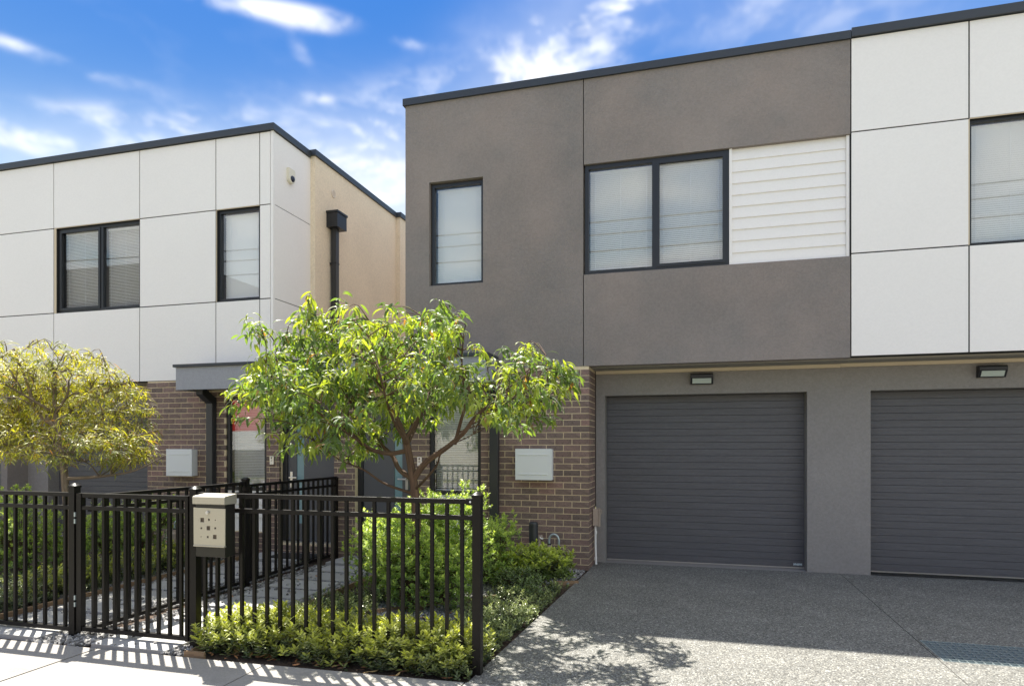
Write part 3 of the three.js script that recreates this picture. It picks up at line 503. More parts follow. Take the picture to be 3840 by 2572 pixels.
// ------------------------------------------------------------------ fittings on the houses
{
  const c = thing('porch_canopy', 'boxed grey canopy over the two front doors', 'canopy', [0, 0, 0]);
  const x0 = -7.75, x1 = -2.69, z1 = 0.48;
  part(c, 'fascia', merge([bx(x0, x1, 2.552, 2.90, z1 - 0.04, z1), bx(x0, x0 + 0.04, 2.552, 2.90, 0.004, z1 - 0.04), bx(x1 - 0.04, x1, 2.552, 2.90, 0.004, z1 - 0.04)]), M.canopy);
  part(c, 'soffit', bx(x0 + 0.04, x1 - 0.04, 2.575, 2.59, 0.004, z1 - 0.04), M.soffit);
  part(c, 'cap', bx(x0 - 0.035, x1 + 0.035, 2.902, 2.945, 0.004, z1 + 0.03), M.cap);
  part(c, 'soffit_trim', bx(x0 + 0.3, x1 - 0.3, 2.545, 2.574, 0.004, 0.04), M.trim);
  for (const [x, who] of [[-7.455, 'white panelled'], [-2.70, 'grey rendered']]) {
    const d = thing('downpipe', `square charcoal downpipe under the canopy on the ${who} house`, 'downpipe', [x, 0, 0], 'square downpipes at the porch');
    part(d, 'pipe', rbx(-0.06, 0.06, 0.0, 2.44, 0.006, 0.106, 0.008), M.pipe);
    const s = new THREE.Shape([[0.006, 2.36], [0.106, 2.36], [0.32, 2.49], [0.32, 2.572], [0.22, 2.572], [0.006, 2.445]].map((a) => new THREE.Vector2(...a)));
    const g = new THREE.ExtrudeGeometry(s, { depth: 0.122, bevelEnabled: false }); g.rotateY(-Math.PI / 2); g.translate(0.061, 0, 0.0015); part(d, 'elbow', g, M.frame);
  }
  for (const [x0, x1, y0, y1, dp, who] of [[-2.368, -1.866, 1.22, 1.64, 0.14, 'grey house, near the garage'], [-8.254, -7.764, 1.20, 1.625, 0.136, 'white house, behind the mailbox']]) {
    const m = thing('meter_box', `pale grey metal meter box on brickwork of ${who}`, 'meter box', [x0, y0, 0.002], 'electricity meter boxes'), w = x1 - x0, h = y1 - y0;
    part(m, 'case', bx(0, w, 0, h, 0, dp - 0.012), M.meterBox);
    part(m, 'lid', rbx(-0.006, w + 0.006, -0.004, h + 0.006, dp - 0.012, dp, 0.003), M.meterBox);
    for (const yy of [0.075, h - 0.075]) for (let i = 0; i < 3; i++) part(m, 'louvre', rbx(0.04 + i * (w - 0.08) / 3 + 0.006, 0.04 + (i + 1) * (w - 0.08) / 3 - 0.006, yy - 0.009, yy + 0.009, dp - 0.004, dp + 0.006, 0.003), M.meterBox);
  }
  const rw = thing('rainwater_head', 'black rainwater head and downpipe on the beige side wall', 'downpipe', [-6.255, 0, -1.55]);
  part(rw, 'box', bx(0.002, 0.22, 5.55, 5.80, -0.16, 0.16), M.frame);
  part(rw, 'rim', bx(0.002, 0.235, 5.80, 5.835, -0.175, 0.175), M.frame);
  part(rw, 'pipe', bx(0.03, 0.13, 2.8, 5.55, -0.05, 0.05), M.pipe);
  part(rw, 'bracket', bx(0.002, 0.135, 4.92, 4.95, -0.055, 0.055), M.frame);
  const al = thing('alarm_siren', 'white alarm siren with dark blue strobe under the roof corner', 'alarm siren', [-6.345, 5.97, -0.43]);
  { const s = new THREE.Shape(); s.moveTo(-0.075, 0.21); s.lineTo(0.06, 0.21); s.lineTo(0.075, 0.19); s.lineTo(0.075, 0.06); s.absarc(0, 0.06, 0.075, 0, -Math.PI, true); s.lineTo(-0.075, 0.21);
    const g = new THREE.ExtrudeGeometry(s, { depth: 0.05, bevelEnabled: true, bevelSize: 0.006, bevelThickness: 0.006, bevelSegments: 2 }); g.rotateY(Math.PI / 2); part(al, 'case', g, std({ color: rgb(0.72, 0.68, 0.56), roughness: 0.4 }));
    const d = new THREE.SphereGeometry(0.05, 20, 12); d.scale(0.6, 1, 1); d.translate(0.058, 0.055, 0); part(al, 'strobe', d, std({ color: rgb(0.01, 0.018, 0.045), roughness: 0.15 })); }
  const vt = thing('wall_vent', 'small round cream vent cover above the rainwater head', 'vent', [-6.255, 6.22, -1.62]);
  part(vt, 'rim', new THREE.TorusGeometry(0.062, 0.012, 8, 28).rotateY(Math.PI / 2).translate(0.006, 0, 0), std({ color: rgb(0.68, 0.6, 0.5), roughness: 0.6 }));
  part(vt, 'cover', new THREE.CylinderGeometry(0.055, 0.055, 0.014, 24).rotateZ(Math.PI / 2).translate(0.007, 0, 0), std({ color: rgb(0.6, 0.5, 0.38), roughness: 0.7 }));
  lamp(-0.035, 'dark bulkhead lamp above the first garage door, pale diffuser'); lamp(3.43, 'dark bulkhead lamp above the garage of the white house');
  for (const [x, who] of [[-6.358, 'white house, left of its front door'], [-3.86, 'grey house, behind the tree']]) {
    const ic = thing('intercom', `small silver intercom panel on brick of ${who}`, 'intercom', [x, 1.39, 0.002], 'door intercoms');
    part(ic, 'plate', rbx(-0.036, 0.036, 0, 0.135, 0, 0.022, 0.006), M.steel);
    part(ic, 'lens', cyl(0, 0, 0.004, 0, 0.012, 16).rotateX(Math.PI / 2).translate(0, 0.108, 0.0225), M.black);
    part(ic, 'button', cyl(0, 0, 0.004, 0, 0.010, 16).rotateX(Math.PI / 2).translate(0, 0.03, 0.0225), M.pvc);
    for (let i = 0; i < 4; i++) part(ic, 'speaker_slot', bx(-0.014, 0.014, 0.052 + i * 0.009, 0.055 + i * 0.009, 0.0215, 0.0232), M.black);
  }
  const cb = thing('conduit_box', 'tan junction box and white conduit on the brick return', 'junction box', [-1.362, 0, -0.34]);
  part(cb, 'box', rbx(0.0, 0.085, 0.56, 0.80, -0.06, 0.06, 0.006), M.tan);
  part(cb, 'lid', rbx(0.085, 0.097, 0.55, 0.81, -0.066, 0.066, 0.004), M.tan);
  part(cb, 'latch', tube([[0.09, 0.78, 0.06], [0.12, 0.79, 0.05], [0.125, 0.74, 0.05], [0.10, 0.73, 0.06]], 0.005, 0.005, 6), M.tan);
  part(cb, 'conduit', tube([[0.035, 0.56, 0.02], [0.035, 0.30, 0.022], [0.045, 0.02, 0.03]], 0.0155, 0.0155, 12), M.pvc);
  for (const y of [0.47, 0.10]) part(cb, 'coupling', cyl(0.038, y - 0.022, y + 0.022, 0.024, 0.0195, 16), M.pvc);
  const bo = thing('bollard', 'charcoal steel bollard guarding the gas meter', 'bollard', [-2.05, 0, 0.4]);
  part(bo, 'post', new THREE.LatheGeometry([[0.0615, -0.03], [0.0615, 0.645], [0.058, 0.665], [0.045, 0.675], [0, 0.678]].map((a) => new THREE.Vector2(...a)), 28), M.pipe);
  part(bo, 'collar', cyl(0, 0.615, 0.622, 0, 0.0635, 28), M.frame);
  for (const [x, z, label, s] of [[-1.93, 0.20, 'tan gas meter with bent steel pipe beside the bollard', 1], [-8.06, 0.22, 'tan gas meter behind the left fence with bent pipe', 1]]) {
    const gm = thing('gas_meter', label, 'gas meter', [x, 0, z], 'gas meters');
    part(gm, 'body', rbx(-0.11, 0.10, 0.10, 0.30, -0.07, 0.07, 0.025, 3), M.tan);
    part(gm, 'turret', cyl(0.05, 0.30, 0.345, 0, 0.034, 18), M.tan);
    part(gm, 'dial_plate', bx(-0.06, 0.05, 0.15, 0.235, 0.0705, 0.0725), std({ map: tex([128, 96], (u, v) => v > 0.8 ? [0.5, 0.05, 0.04] : (n2t(u * 22, Math.floor(v * 8), 22, 3) > 0.6 && Math.floor(v * 8) % 2 ? [0.05, 0.05, 0.05] : [0.72, 0.72, 0.68]), [0.11, 0.085]), roughness: 0.5 }));
    part(gm, 'pipe', tube([[0.05, 0.345, 0], [0.05, 0.42, 0], [0.07, 0.468, 0], [0.115, 0.49, 0], [0.16, 0.468, 0], [0.18, 0.42, 0], [0.18, 0.30, 0]], 0.016, 0.016, 12, 30), M.galv);
    part(gm, 'nut', cyl(0.05, 0.335, 0.365, 0, 0.029, 6), M.black); part(gm, 'nut', cyl(0.18, 0.275, 0.305, 0, 0.029, 6), M.black);
    part(gm, 'riser', cyl(0.18, 0.20, 0.275, 0, 0.018, 12), M.tan);
    part(gm, 'riser', cyl(0.18, -0.02, 0.20, 0, 0.030, 16), M.pvc);
    part(gm, 'valve', merge([cyl(-0.09, 0.30, 0.47, 0, 0.02, 12), cyl(0, 0, 0.05, 0, 0.025, 14).rotateX(Math.PI / 2).translate(-0.06, 0.45, 0.0), cyl(-0.09, -0.02, 0.10, 0, 0.02, 12)]), M.tan);
    part(gm, 'valve_handle', tube([[-0.07, 0.45, 0.05], [-0.04, 0.43, 0.055], [-0.02, 0.44, 0.05]], 0.01, 0.008, 8), M.pvc);
  }
  const mat = thing('doormat', 'dark doormat on the porch of the white house', 'doormat', [-5.72, 0.036, 0.33]);
  part(mat, 'mat', rbx(-0.36, 0.36, 0, 0.014, -0.2, 0.2, 0.006), M.rubber); for (const z of [0.2, -0.215]) part(mat, 'border', bx(-0.37, 0.37, 0, 0.012, z, z + 0.015), M.rubber);
}

// ------------------------------------------------------------------ fence
{
  const postGeo = (h, s = 0.0325) => merge([bx(-s, s, -0.05, h, -s, s)]);
  const capGeo = (h, s = 0.037) => { const g = new THREE.CylinderGeometry(0.021, s * 1.414, 0.022, 4, 1); g.rotateY(Math.PI / 4); g.translate(0, h + 0.021, 0); return merge([bx(-s, s, h - 0.008, h + 0.010, -s, s), g]); };
  const bar = bx(-0.0125, 0.0125, 0.055, 1.262, -0.0125, 0.0125);
  function post(f, x, z, h) { const a = part(f, 'post', postGeo(h), M.fence); a.position.set(x, 0, z); const b = part(a, 'post_cap', capGeo(h), M.fence); return a; }
  function rails(f, x0, x1, tops, depth = 0.019) { for (const [y0, y1] of tops) part(f, 'rail', rbx(x0, x1, y0, y1, -depth, depth, 0.003, 1), M.fence); }
  // panel between mailbox post and the driveway corner
  const a = thing('fence_panel', 'black slatted fence panel in front of the low hedge', 'fence', [0, 0, 4.25]);
  post(a, -1.545, 0, 1.318); post(a, -4.062, 0, 1.318);
  rails(a, -4.025, -1.58, [[1.258, 1.296], [1.138, 1.174], [0.030, 0.066]]);
  for (let i = 0; i < 20; i++) { const m = part(a, 'baluster', bar, M.fence); m.position.x = -3.962 + i * 0.1208; }
  for (const x of [-1.60, -4.005]) { part(a, 'bracket', rbx(x - 0.028, x + 0.028, 1.252, 1.302, -0.024, 0.024, 0.003, 1), M.fence); part(a, 'bracket', rbx(x - 0.028, x + 0.028, 0.024, 0.072, -0.024, 0.024, 0.003, 1), M.fence); part(a, 'screw', new THREE.SphereGeometry(0.0085, 10, 8).translate(x + 0.005, 1.276, 0.024), M.pvc); }
  // gate
  const g = thing('gate', 'black slatted pedestrian gate beside the mailbox', 'gate', [0, 0, 4.27]);
  part(g, 'stile', bx(-5.297, -5.245, 0.04, 1.27, -0.025, 0.025), M.fence); part(g, 'stile', bx(-4.135, -4.105, 0.04, 1.27, -0.02, 0.02), M.fence);
  rails(g, -5.245, -4.135, [[1.232, 1.269], [1.122, 1.158], [0.045, 0.083]]);
  for (let i = 0; i < 9; i++) { const m = part(g, 'baluster', bx(-0.0125, 0.0125, 0.083, 1.232, -0.0125, 0.0125), M.fence); m.position.x = -5.128 + i * 0.1176; }
  for (const y of [0.26, 1.0]) part(g, 'hinge', merge([bx(-5.314, -5.302, y, y + 0.04, 0.02, 0.034), bx(-5.314, -5.302, y + 0.06, y + 0.10, 0.02, 0.034)]), M.galv);
  // left panel
  const l = thing('fence_panel', 'black slatted fence panel cut by the left edge of the photo', 'fence', [0, 0, 4.27]);
  post(l, -5.345, 0, 1.325); post(l, -7.62, 0, 1.325);
  rails(l, -7.59, -5.378, [[1.238, 1.274], [1.122, 1.158], [0.034, 0.072]]);
  for (let i = 0; i < 18; i++) { const m = part(l, 'baluster', bx(-0.0125, 0.0125, 0.072, 1.238, -0.0125, 0.0125), M.fence); m.position.x = -5.449 - i * 0.1185; }
  // dividing fence running back to the houses
  const d = thing('dividing_fence', 'black slatted fence running back between the two front paths', 'fence', [-5.235, 0, 0]);
  post(d, 0, 2.09, 1.275); post(d, 0, 0.03, 1.19);
  const seg = (z0, z1, dy) => {
    for (const [y0, y1] of [[1.215 + dy, 1.25 + dy], [1.10 + dy, 1.135 + dy], [0.03, 0.066]]) part(d, 'rail', rbx(-0.019, 0.019, y0, y1, z0, z1, 0.003, 1), M.fence);
    const n = Math.round((z1 - z0) / 0.121); for (let i = 0; i < n; i++) { const m = part(d, 'baluster', bx(-0.0125, 0.0125, 0.066, 1.215 + dy, -0.0125, 0.0125), M.fence); m.position.z = z0 + (i + 0.5) * (z1 - z0) / n; }
  };
  seg(2.124, 4.22, 0); seg(0.064, 2.056, -0.03);
  part(d, 'bracket', rbx(-0.026, 0.026, 1.195, 1.256, 2.12, 2.17, 0.003, 1), M.fence);
  // mailbox on the gate post
  const m = thing('mailbox', 'black mailbox with champagne front and square cut-outs', 'mailbox', [-3.93, 0.79, 4.287]);
  const w = 0.305, dp = 0.135;
  part(m, 'body', rbx(0.012, w - 0.012, 0, 0.465, 0, dp - 0.012, 0.004), M.mailBody);
  const sq = [[0.085, 0.205, 0.036], [0.150, 0.209, 0.017], [0.213, 0.209, 0.008], [0.077, 0.138, 0.015], [0.145, 0.141, 0.034], [0.211, 0.143, 0.016], [0.074, 0.069, 0.007], [0.139, 0.069, 0.016], [0.206, 0.072, 0.034]];
  const fs = new THREE.Shape([[0.002, 0], [w - 0.002, 0], [w, 0.300], [0, 0.304]].map((q) => new THREE.Vector2(...q)));
  for (const [x, y, s] of sq) fs.holes.push(new THREE.Path([[x - s / 2, y - s / 2], [x - s / 2, y + s / 2], [x + s / 2, y + s / 2], [x + s / 2, y - s / 2]].map((q) => new THREE.Vector2(...q))));
  const fg = new THREE.ExtrudeGeometry(fs, { depth: 0.008, bevelEnabled: false }); fg.translate(0, 0.095, dp - 0.008); const fl = part(m, 'front_flap', fg, M.mailFront);
  part(fl, 'flap_lip', rbx(0.004, w - 0.004, 0.084, 0.096, dp - 0.02, dp + 0.008, 0.003, 1), M.mailFront);
  part(m, 'cut_out_backing', bx(0.02, w - 0.02, 0.10, 0.36, dp - 0.0115, dp - 0.010), std({ color: rgb(0.10, 0.075, 0.055), roughness: 0.6 }));
  const ls = new THREE.Shape([[0, 0], [0.14, 0], [0.145, 0.004], [0.145, 0.058], [0.135, 0.066], [0, 0.080]].map((q) => new THREE.Vector2(...q)));
  const lg = new THREE.ExtrudeGeometry(ls, { depth: w + 0.004, bevelEnabled: false }); lg.rotateY(-Math.PI / 2); lg.translate(w + 0.002, 0.428, 0); part(m, 'lid', lg, M.mailFront);
  part(m, 'lock', merge([cyl(0, 0, 0.008, 0, 0.015, 18).rotateX(Math.PI / 2).translate(0.14, 0.362, dp + 0.004), cyl(0, 0, 0.006, 0, 0.009, 12).rotateX(Math.PI / 2).translate(0.14, 0.362, dp + 0.010)]), M.steel);
}

// ------------------------------------------------------------------ foliage
class Leaves {
  constructor() { this.p = []; this.n = []; this.c = []; this.i = []; }
  // a blade that leaves p along d with face normal up, bends by curve towards the ground, folded on its midrib
  add(p, d, nrm, L, W, curve, seg, col, fold = 0.18, widest = 0.5) {
    const base = this.p.length / 3, dir = d.clone().normalize(), side = new THREE.Vector3().crossVectors(dir, nrm).normalize(), up = new THREE.Vector3().crossVectors(side, dir).normalize();
    const q = p.clone(), st = L / seg, ax = side;
    for (let i = 0; i <= seg; i++) {
      const t = i / seg, w = W * 0.5 * Math.pow(Math.sin(Math.PI * Math.pow(clamp(t, 0.0, 1), Math.log(0.5) / Math.log(widest))), 0.75) + (i === 0 ? W * 0.04 : 0);
      const k = 1 + 0.0 * t;
      for (const s of [-1, 0, 1]) {
        this.p.push(q.x + side.x * w * s + up.x * w * fold * Math.abs(s), q.y + side.y * w * s + up.y * w * fold * Math.abs(s), q.z + side.z * w * s + up.z * w * fold * Math.abs(s));
        this.n.push(up.x - side.x * s * fold, up.y - side.y * s * fold, up.z - side.z * s * fold); this.c.push(col[0] * k, col[1] * k, col[2] * k);
      }
      q.addScaledVector(dir, st); dir.applyAxisAngle(ax, -curve / seg); up.applyAxisAngle(ax, -curve / seg);
    }
    for (let i = 0; i < seg; i++) { const a = base + i * 3; for (const o of [0, 1]) this.i.push(a + o, a + o + 1, a + o + 3, a + o + 1, a + o + 4, a + o + 3); }
  }
  geo() { const g = new THREE.BufferGeometry(); g.setAttribute('position', new THREE.Float32BufferAttribute(this.p, 3)); g.setAttribute('normal', new THREE.Float32BufferAttribute(this.n, 3)); g.setAttribute('color', new THREE.Float32BufferAttribute(this.c, 3)); g.setIndex(this.i); return g; }
}
const V = (x, y, z) => new THREE.Vector3(x, y, z);
const mixc = (a, b, t) => [0, 1, 2].map((k) => a[k] + (b[k] - a[k]) * t);
const rdir = () => { const z = rr(-1, 1), a = rr(0, Math.PI * 2), s = Math.sqrt(1 - z * z); return V(s * Math.cos(a), z, s * Math.sin(a)); };
const inPoly = (x, y, P) => { let c = false; for (let i = 0, j = P.length - 1; i < P.length; j = i++) if ((P[i][1] > y) !== (P[j][1] > y) && x < (P[j][0] - P[i][0]) * (y - P[i][1]) / (P[j][1] - P[i][1]) + P[i][0]) c = !c; return c; };

const z0 = 2.4;
function growTree(o) {
  const sc = (8.86 - o.z) / (8.86 - z0), P3 = ([x, y, z]) => [x * sc, y < 1 ? y * (y < 0.9 ? 1 : sc) : 1.7 + (y - 1.7) * sc, z - z0 + o.z];
  o.limbs.forEach((l) => { l.pts = l.pts.map(P3); }); o.poly = o.poly.map(([x, y]) => [x * sc, 1.7 + (y - 1.7) * sc]); o.x *= sc;
  const t = thing('tree', o.label, 'tree', [o.x, 0, o.z]);
  const limbG = [], nodes = [];
  for (const { pts, r0, r1 } of o.limbs) {
    const P = pts.map(([x, y, z]) => V(x - o.x, y, z - o.z)); limbG.push(tube(P, r0, r1, 9, pts.length * 4));
    const c = new THREE.CatmullRomCurve3(P); for (let i = 2; i <= 14; i++) nodes.push([c.getPoint(i / 14), r0 + (r1 - r0) * i / 14]);
  }
  part(t, 'trunk', merge(limbG), o.bark);
  const [xa, xb] = [Math.min(...o.poly.map((p) => p[0])), Math.max(...o.poly.map((p) => p[0]))], [ya, yb] = [Math.min(...o.poly.map((p) => p[1])), Math.max(...o.poly.map((p) => p[1]))];
  const xc = (xa + xb) / 2, hw = (xb - xa) / 2, leaves = new Leaves(), twigs = [];
  let made = 0, guard = 0;
  while (made < o.clusters && guard++ < 40000) {
    const x = rr(xa, xb), y = rr(ya, yb); if (!inPoly(x, y, o.poly)) continue;
    const e = Math.sqrt(Math.max(0.06, 1 - ((x - xc) / (hw * 1.02)) ** 2)), z = o.z + rr(-1, 1) * o.depth * e, dz = (z - o.z) / o.depth;
    // the crown is a dome: towards front and back its top falls and its floor rises
    const yt = yb - (yb - ya) * 0.34 * dz * dz, ybm = ya + (yb - ya) * 0.12 * dz * dz; if (y > yt || y < ybm) continue;
    if (fbm3(x * 1.9 + 5, y * 1.9, z * 1.9, 2) < o.gap) continue;
    if (o.bare && Math.abs(x - o.x + 0.06) < o.bare && y < 2.05 && z > o.z - 0.25) continue;
    const cpos = V(x - o.x, y, z - o.z);
    // twig from the nearest limb node
    let best = null, bd = 1e9; for (const nd of nodes) { const dd = nd[0].distanceTo(cpos) + (nd[0].y > cpos.y ? 0.35 : 0); if (dd < bd) { bd = dd; best = nd; } }
    const from = best[0], mid = from.clone().lerp(cpos, 0.5).add(V(rr(-0.06, 0.06), rr(0.02, 0.12), rr(-0.06, 0.06)));
    twigs.push(tube([from, mid, cpos], Math.min(0.011, best[1] * 0.5 + 0.003), 0.0022, 4, 5));
    if (bd > 0.25 && nodes.length < 900) { nodes.push([mid, 0.008]); }
    const out = cpos.clone().sub(mid).normalize(), n = Math.round(o.leaves * rr(0.7, 1.3));
    const young = rnd(), cc = young < o.yellow ? o.colYellow : mixc(o.colA, o.colB, rnd());
    const ht = o.tipUp;
    for (let k = 0; k < n; k++) {
      const s = k / n, along = cpos.clone().addScaledVector(out, (s - 0.55) * o.spread).add(V(rr(-1, 1), rr(-1, 1), rr(-1, 1)).multiplyScalar(o.scatter));
      const a = rr(0, 6.283), d = V(Math.cos(a), rr(-0.55, ht), Math.sin(a)).addScaledVector(out, 0.5).normalize();
      const nr = V(rr(-0.6, 0.6), 1, rr(-0.6, 0.6));
      const col = rnd() < o.dry ? mixc([0.42, 0.20, 0.03], [0.40, 0.30, 0.04], rnd()) : mixc(cc, mixc(o.colA, o.colB, rnd()), 0.5);
      const v = rr(0.8, 1.2);
      leaves.add(along, d, nr, rr(...o.len), rr(...o.wid), rr(...o.curve), o.seg, [col[0] * v, col[1] * v, col[2] * v], 0.16, 0.52);
    }
    made++;
  }
  part(t, 'twigs', merge(twigs), o.bark);
  part(t, 'crown', leaves.geo(), M.leaf);
  return t;
}
const zz = (pts, f) => pts.map(([x, y], i) => [x, y, z0 + f * i / Math.max(1, pts.length - 1)]);
growTree({
  label: 'small tree with broad drooping leaves and a dark forked trunk', x: -2.86, z: 2.6, bark: M.bark, depth: 1.1, clusters: 560, leaves: 13, gap: 0.405, yellow: 0.36, spread: 0.26, scatter: 0.035, tipUp: 0.42, dry: 0.035,
  colA: [0.075, 0.155, 0.03], colB: [0.27, 0.39, 0.03], colYellow: [0.60, 0.66, 0.020], len: [0.115, 0.19], wid: [0.022, 0.034], curve: [0.9, 2.3], seg: 5,
  limbs: [
    { pts: zz([[-2.83, -0.05], [-2.85, 0.5], [-2.862, 1.04], [-2.871, 1.18], [-2.896, 1.35], [-2.921, 1.494], [-2.958, 1.666], [-2.983, 1.78]], 0.0), r0: 0.062, r1: 0.036 },
    { pts: zz([[-2.892, 1.33], [-2.736, 1.51], [-2.554, 1.624], [-2.419, 1.708], [-2.256, 1.834], [-2.138, 1.972], [-1.993, 2.081], [-1.68, 2.321]], 0.25), r0: 0.036, r1: 0.008 },
    { pts: zz([[-2.419, 1.708], [-2.33, 1.918], [-2.226, 2.223], [-2.256, 2.503], [-2.2, 2.85]], 0.3), r0: 0.02, r1: 0.006 },
    { pts: zz([[-2.983, 1.76], [-3.077, 1.924], [-3.203, 2.099], [-3.298, 2.245], [-3.346, 2.479], [-3.362, 2.90]], -0.3), r0: 0.03, r1: 0.007 },
    { pts: zz([[-2.952, 1.64], [-3.14, 1.608], [-3.362, 1.665], [-3.589, 1.87], [-3.852, 2.02], [-4.189, 2.204], [-4.6, 2.45]], 0.35), r0: 0.026, r1: 0.006 },
    { pts: zz([[-2.896, 1.33], [-3.108, 1.435], [-3.234, 1.578], [-3.491, 1.753], [-3.753, 2.019], [-4.1, 2.5]], -0.5), r0: 0.03, r1: 0.006 },
    { pts: zz([[-2.983, 1.76], [-2.89, 2.008], [-2.797, 2.235], [-2.736, 2.518], [-2.705, 2.95]], -0.6), r0: 0.022, r1: 0.006 },
    { pts: zz([[-2.871, 1.17], [-3.203, 1.29], [-3.394, 1.432], [-3.654, 1.547], [-3.9, 1.75]], 0.3), r0: 0.016, r1: 0.004 },
    { pts: zz([[-2.871, 1.22], [-2.675, 1.354], [-2.494, 1.497], [-2.374, 1.638], [-2.0, 1.8]], 0.6), r0: 0.016, r1: 0.004 },
    { pts: [[-2.96, 1.7, z0], [-2.9, 2.0, z0 + 0.5], [-2.8, 2.4, z0 + 0.95]], r0: 0.02, r1: 0.006 },
    { pts: [[-2.96, 1.7, z0], [-3.0, 2.1, z0 - 0.5], [-3.1, 2.5, z0 - 1.0]], r0: 0.02, r1: 0.006 },
    { pts: [[-3.3, 1.65, z0 + 0.15], [-3.6, 1.95, z0 + 0.5], [-3.9, 2.3, z0 + 0.85]], r0: 0.014, r1: 0.005 },
    { pts: [[-3.346, 2.4, z0 - 0.2], [-3.8, 2.75, z0 - 0.3], [-4.25, 3.05, z0 - 0.3]], r0: 0.012, r1: 0.004 },
  ],
  poly: [[-5.02, 2.66], [-4.78, 2.83], [-4.60, 3.08], [-4.35, 3.16], [-4.12, 3.28], [-3.68, 3.30], [-3.35, 3.12], [-3.05, 3.22], [-2.75, 3.03], [-2.40, 3.14], [-2.15, 2.92], [-2.02, 2.78], [-1.86, 2.86], [-1.66, 2.74], [-1.43, 2.64], [-1.2, 2.46], [-1.24, 2.30], [-1.42, 2.10], [-1.52, 1.90], [-1.75, 1.82], [-2.04, 2.10], [-2.50, 2.16], [-2.80, 2.04], [-3.12, 1.88], [-3.28, 1.62], [-3.70, 1.50], [-4.12, 1.68], [-4.50, 1.90], [-4.74, 2.20], [-4.90, 2.45]],
});
growTree({
  label: 'fine leaved yellow green tree behind the left fence panel', x: -7.64, z: 2.9, bare: 0.22, bark: M.barkGrey, depth: 1.05, clusters: 860, leaves: 17, gap: 0.365, yellow: 0.5, spread: 0.22, scatter: 0.03, tipUp: 0.5, dry: 0.07,
  colA: [0.15, 0.20, 0.02], colB: [0.42, 0.42, 0.02], colYellow: [0.74, 0.66, 0.015], len: [0.085, 0.15], wid: [0.009, 0.014], curve: [0.6, 1.7], seg: 4,
  limbs: [
    { pts: zz([[-7.60, -0.05], [-7.61, 0.5], [-7.621, 0.918], [-7.664, 1.085], [-7.694, 1.389], [-7.75, 1.727], [-7.816, 1.965], [-7.838, 2.135], [-7.85, 2.6]], 0), r0: 0.06, r1: 0.02 },
    { pts: zz([[-7.806, 1.93], [-7.947, 2.034], [-8.036, 2.172], [-8.08, 2.446], [-8.2, 2.8]], 0.2), r0: 0.032, r1: 0.008 },
    { pts: zz([[-7.685, 1.27], [-7.3, 1.293], [-6.802, 1.365], [-6.62, 1.45], [-6.45, 1.56]], -0.3), r0: 0.022, r1: 0.006 },
    { pts: zz([[-7.772, 1.8], [-8.08, 1.762], [-8.485, 1.624], [-8.9, 1.8]], 0.2), r0: 0.018, r1: 0.006 },
    { pts: zz([[-7.75, 1.75], [-7.3, 1.82], [-7.0, 1.80], [-6.75, 1.9]], -0.5), r0: 0.02, r1: 0.006 },
    { pts: zz([[-7.83, 2.1], [-7.5, 2.35], [-7.38, 2.5], [-7.26, 2.4]], 0.3), r0: 0.018, r1: 0.005 },
    { pts: [[-7.83, 2.1, z0], [-7.9, 2.4, z0 + 0.5], [-8, 2.6, z0 + 0.8]], r0: 0.016, r1: 0.005 },
    { pts: [[-7.83, 2.0, z0], [-7.6, 2.4, z0 - 0.5], [-7.5, 2.6, z0 - 0.8]], r0: 0.016, r1: 0.005 },
    { pts: [[-7.9, 2.0, z0], [-8.5, 2.35, z0 - 0.1], [-9.0, 2.5, z0 - 0.1]], r0: 0.016, r1: 0.005 },
  ],
  poly: [[-9.3, 2.5], [-8.95, 2.80], [-8.485, 2.92], [-8.08, 3.0], [-7.685, 2.99], [-7.5, 2.82], [-7.36, 2.62], [-7.24, 2.42], [-7.2, 2.2], [-7.08, 2.02], [-6.85, 1.86], [-6.66, 1.66], [-6.74, 1.52], [-6.95, 1.40], [-7.3, 1.40], [-7.599, 1.62], [-7.947, 1.52], [-8.485, 1.60], [-8.948, 1.70], [-9.3, 1.84]],
});
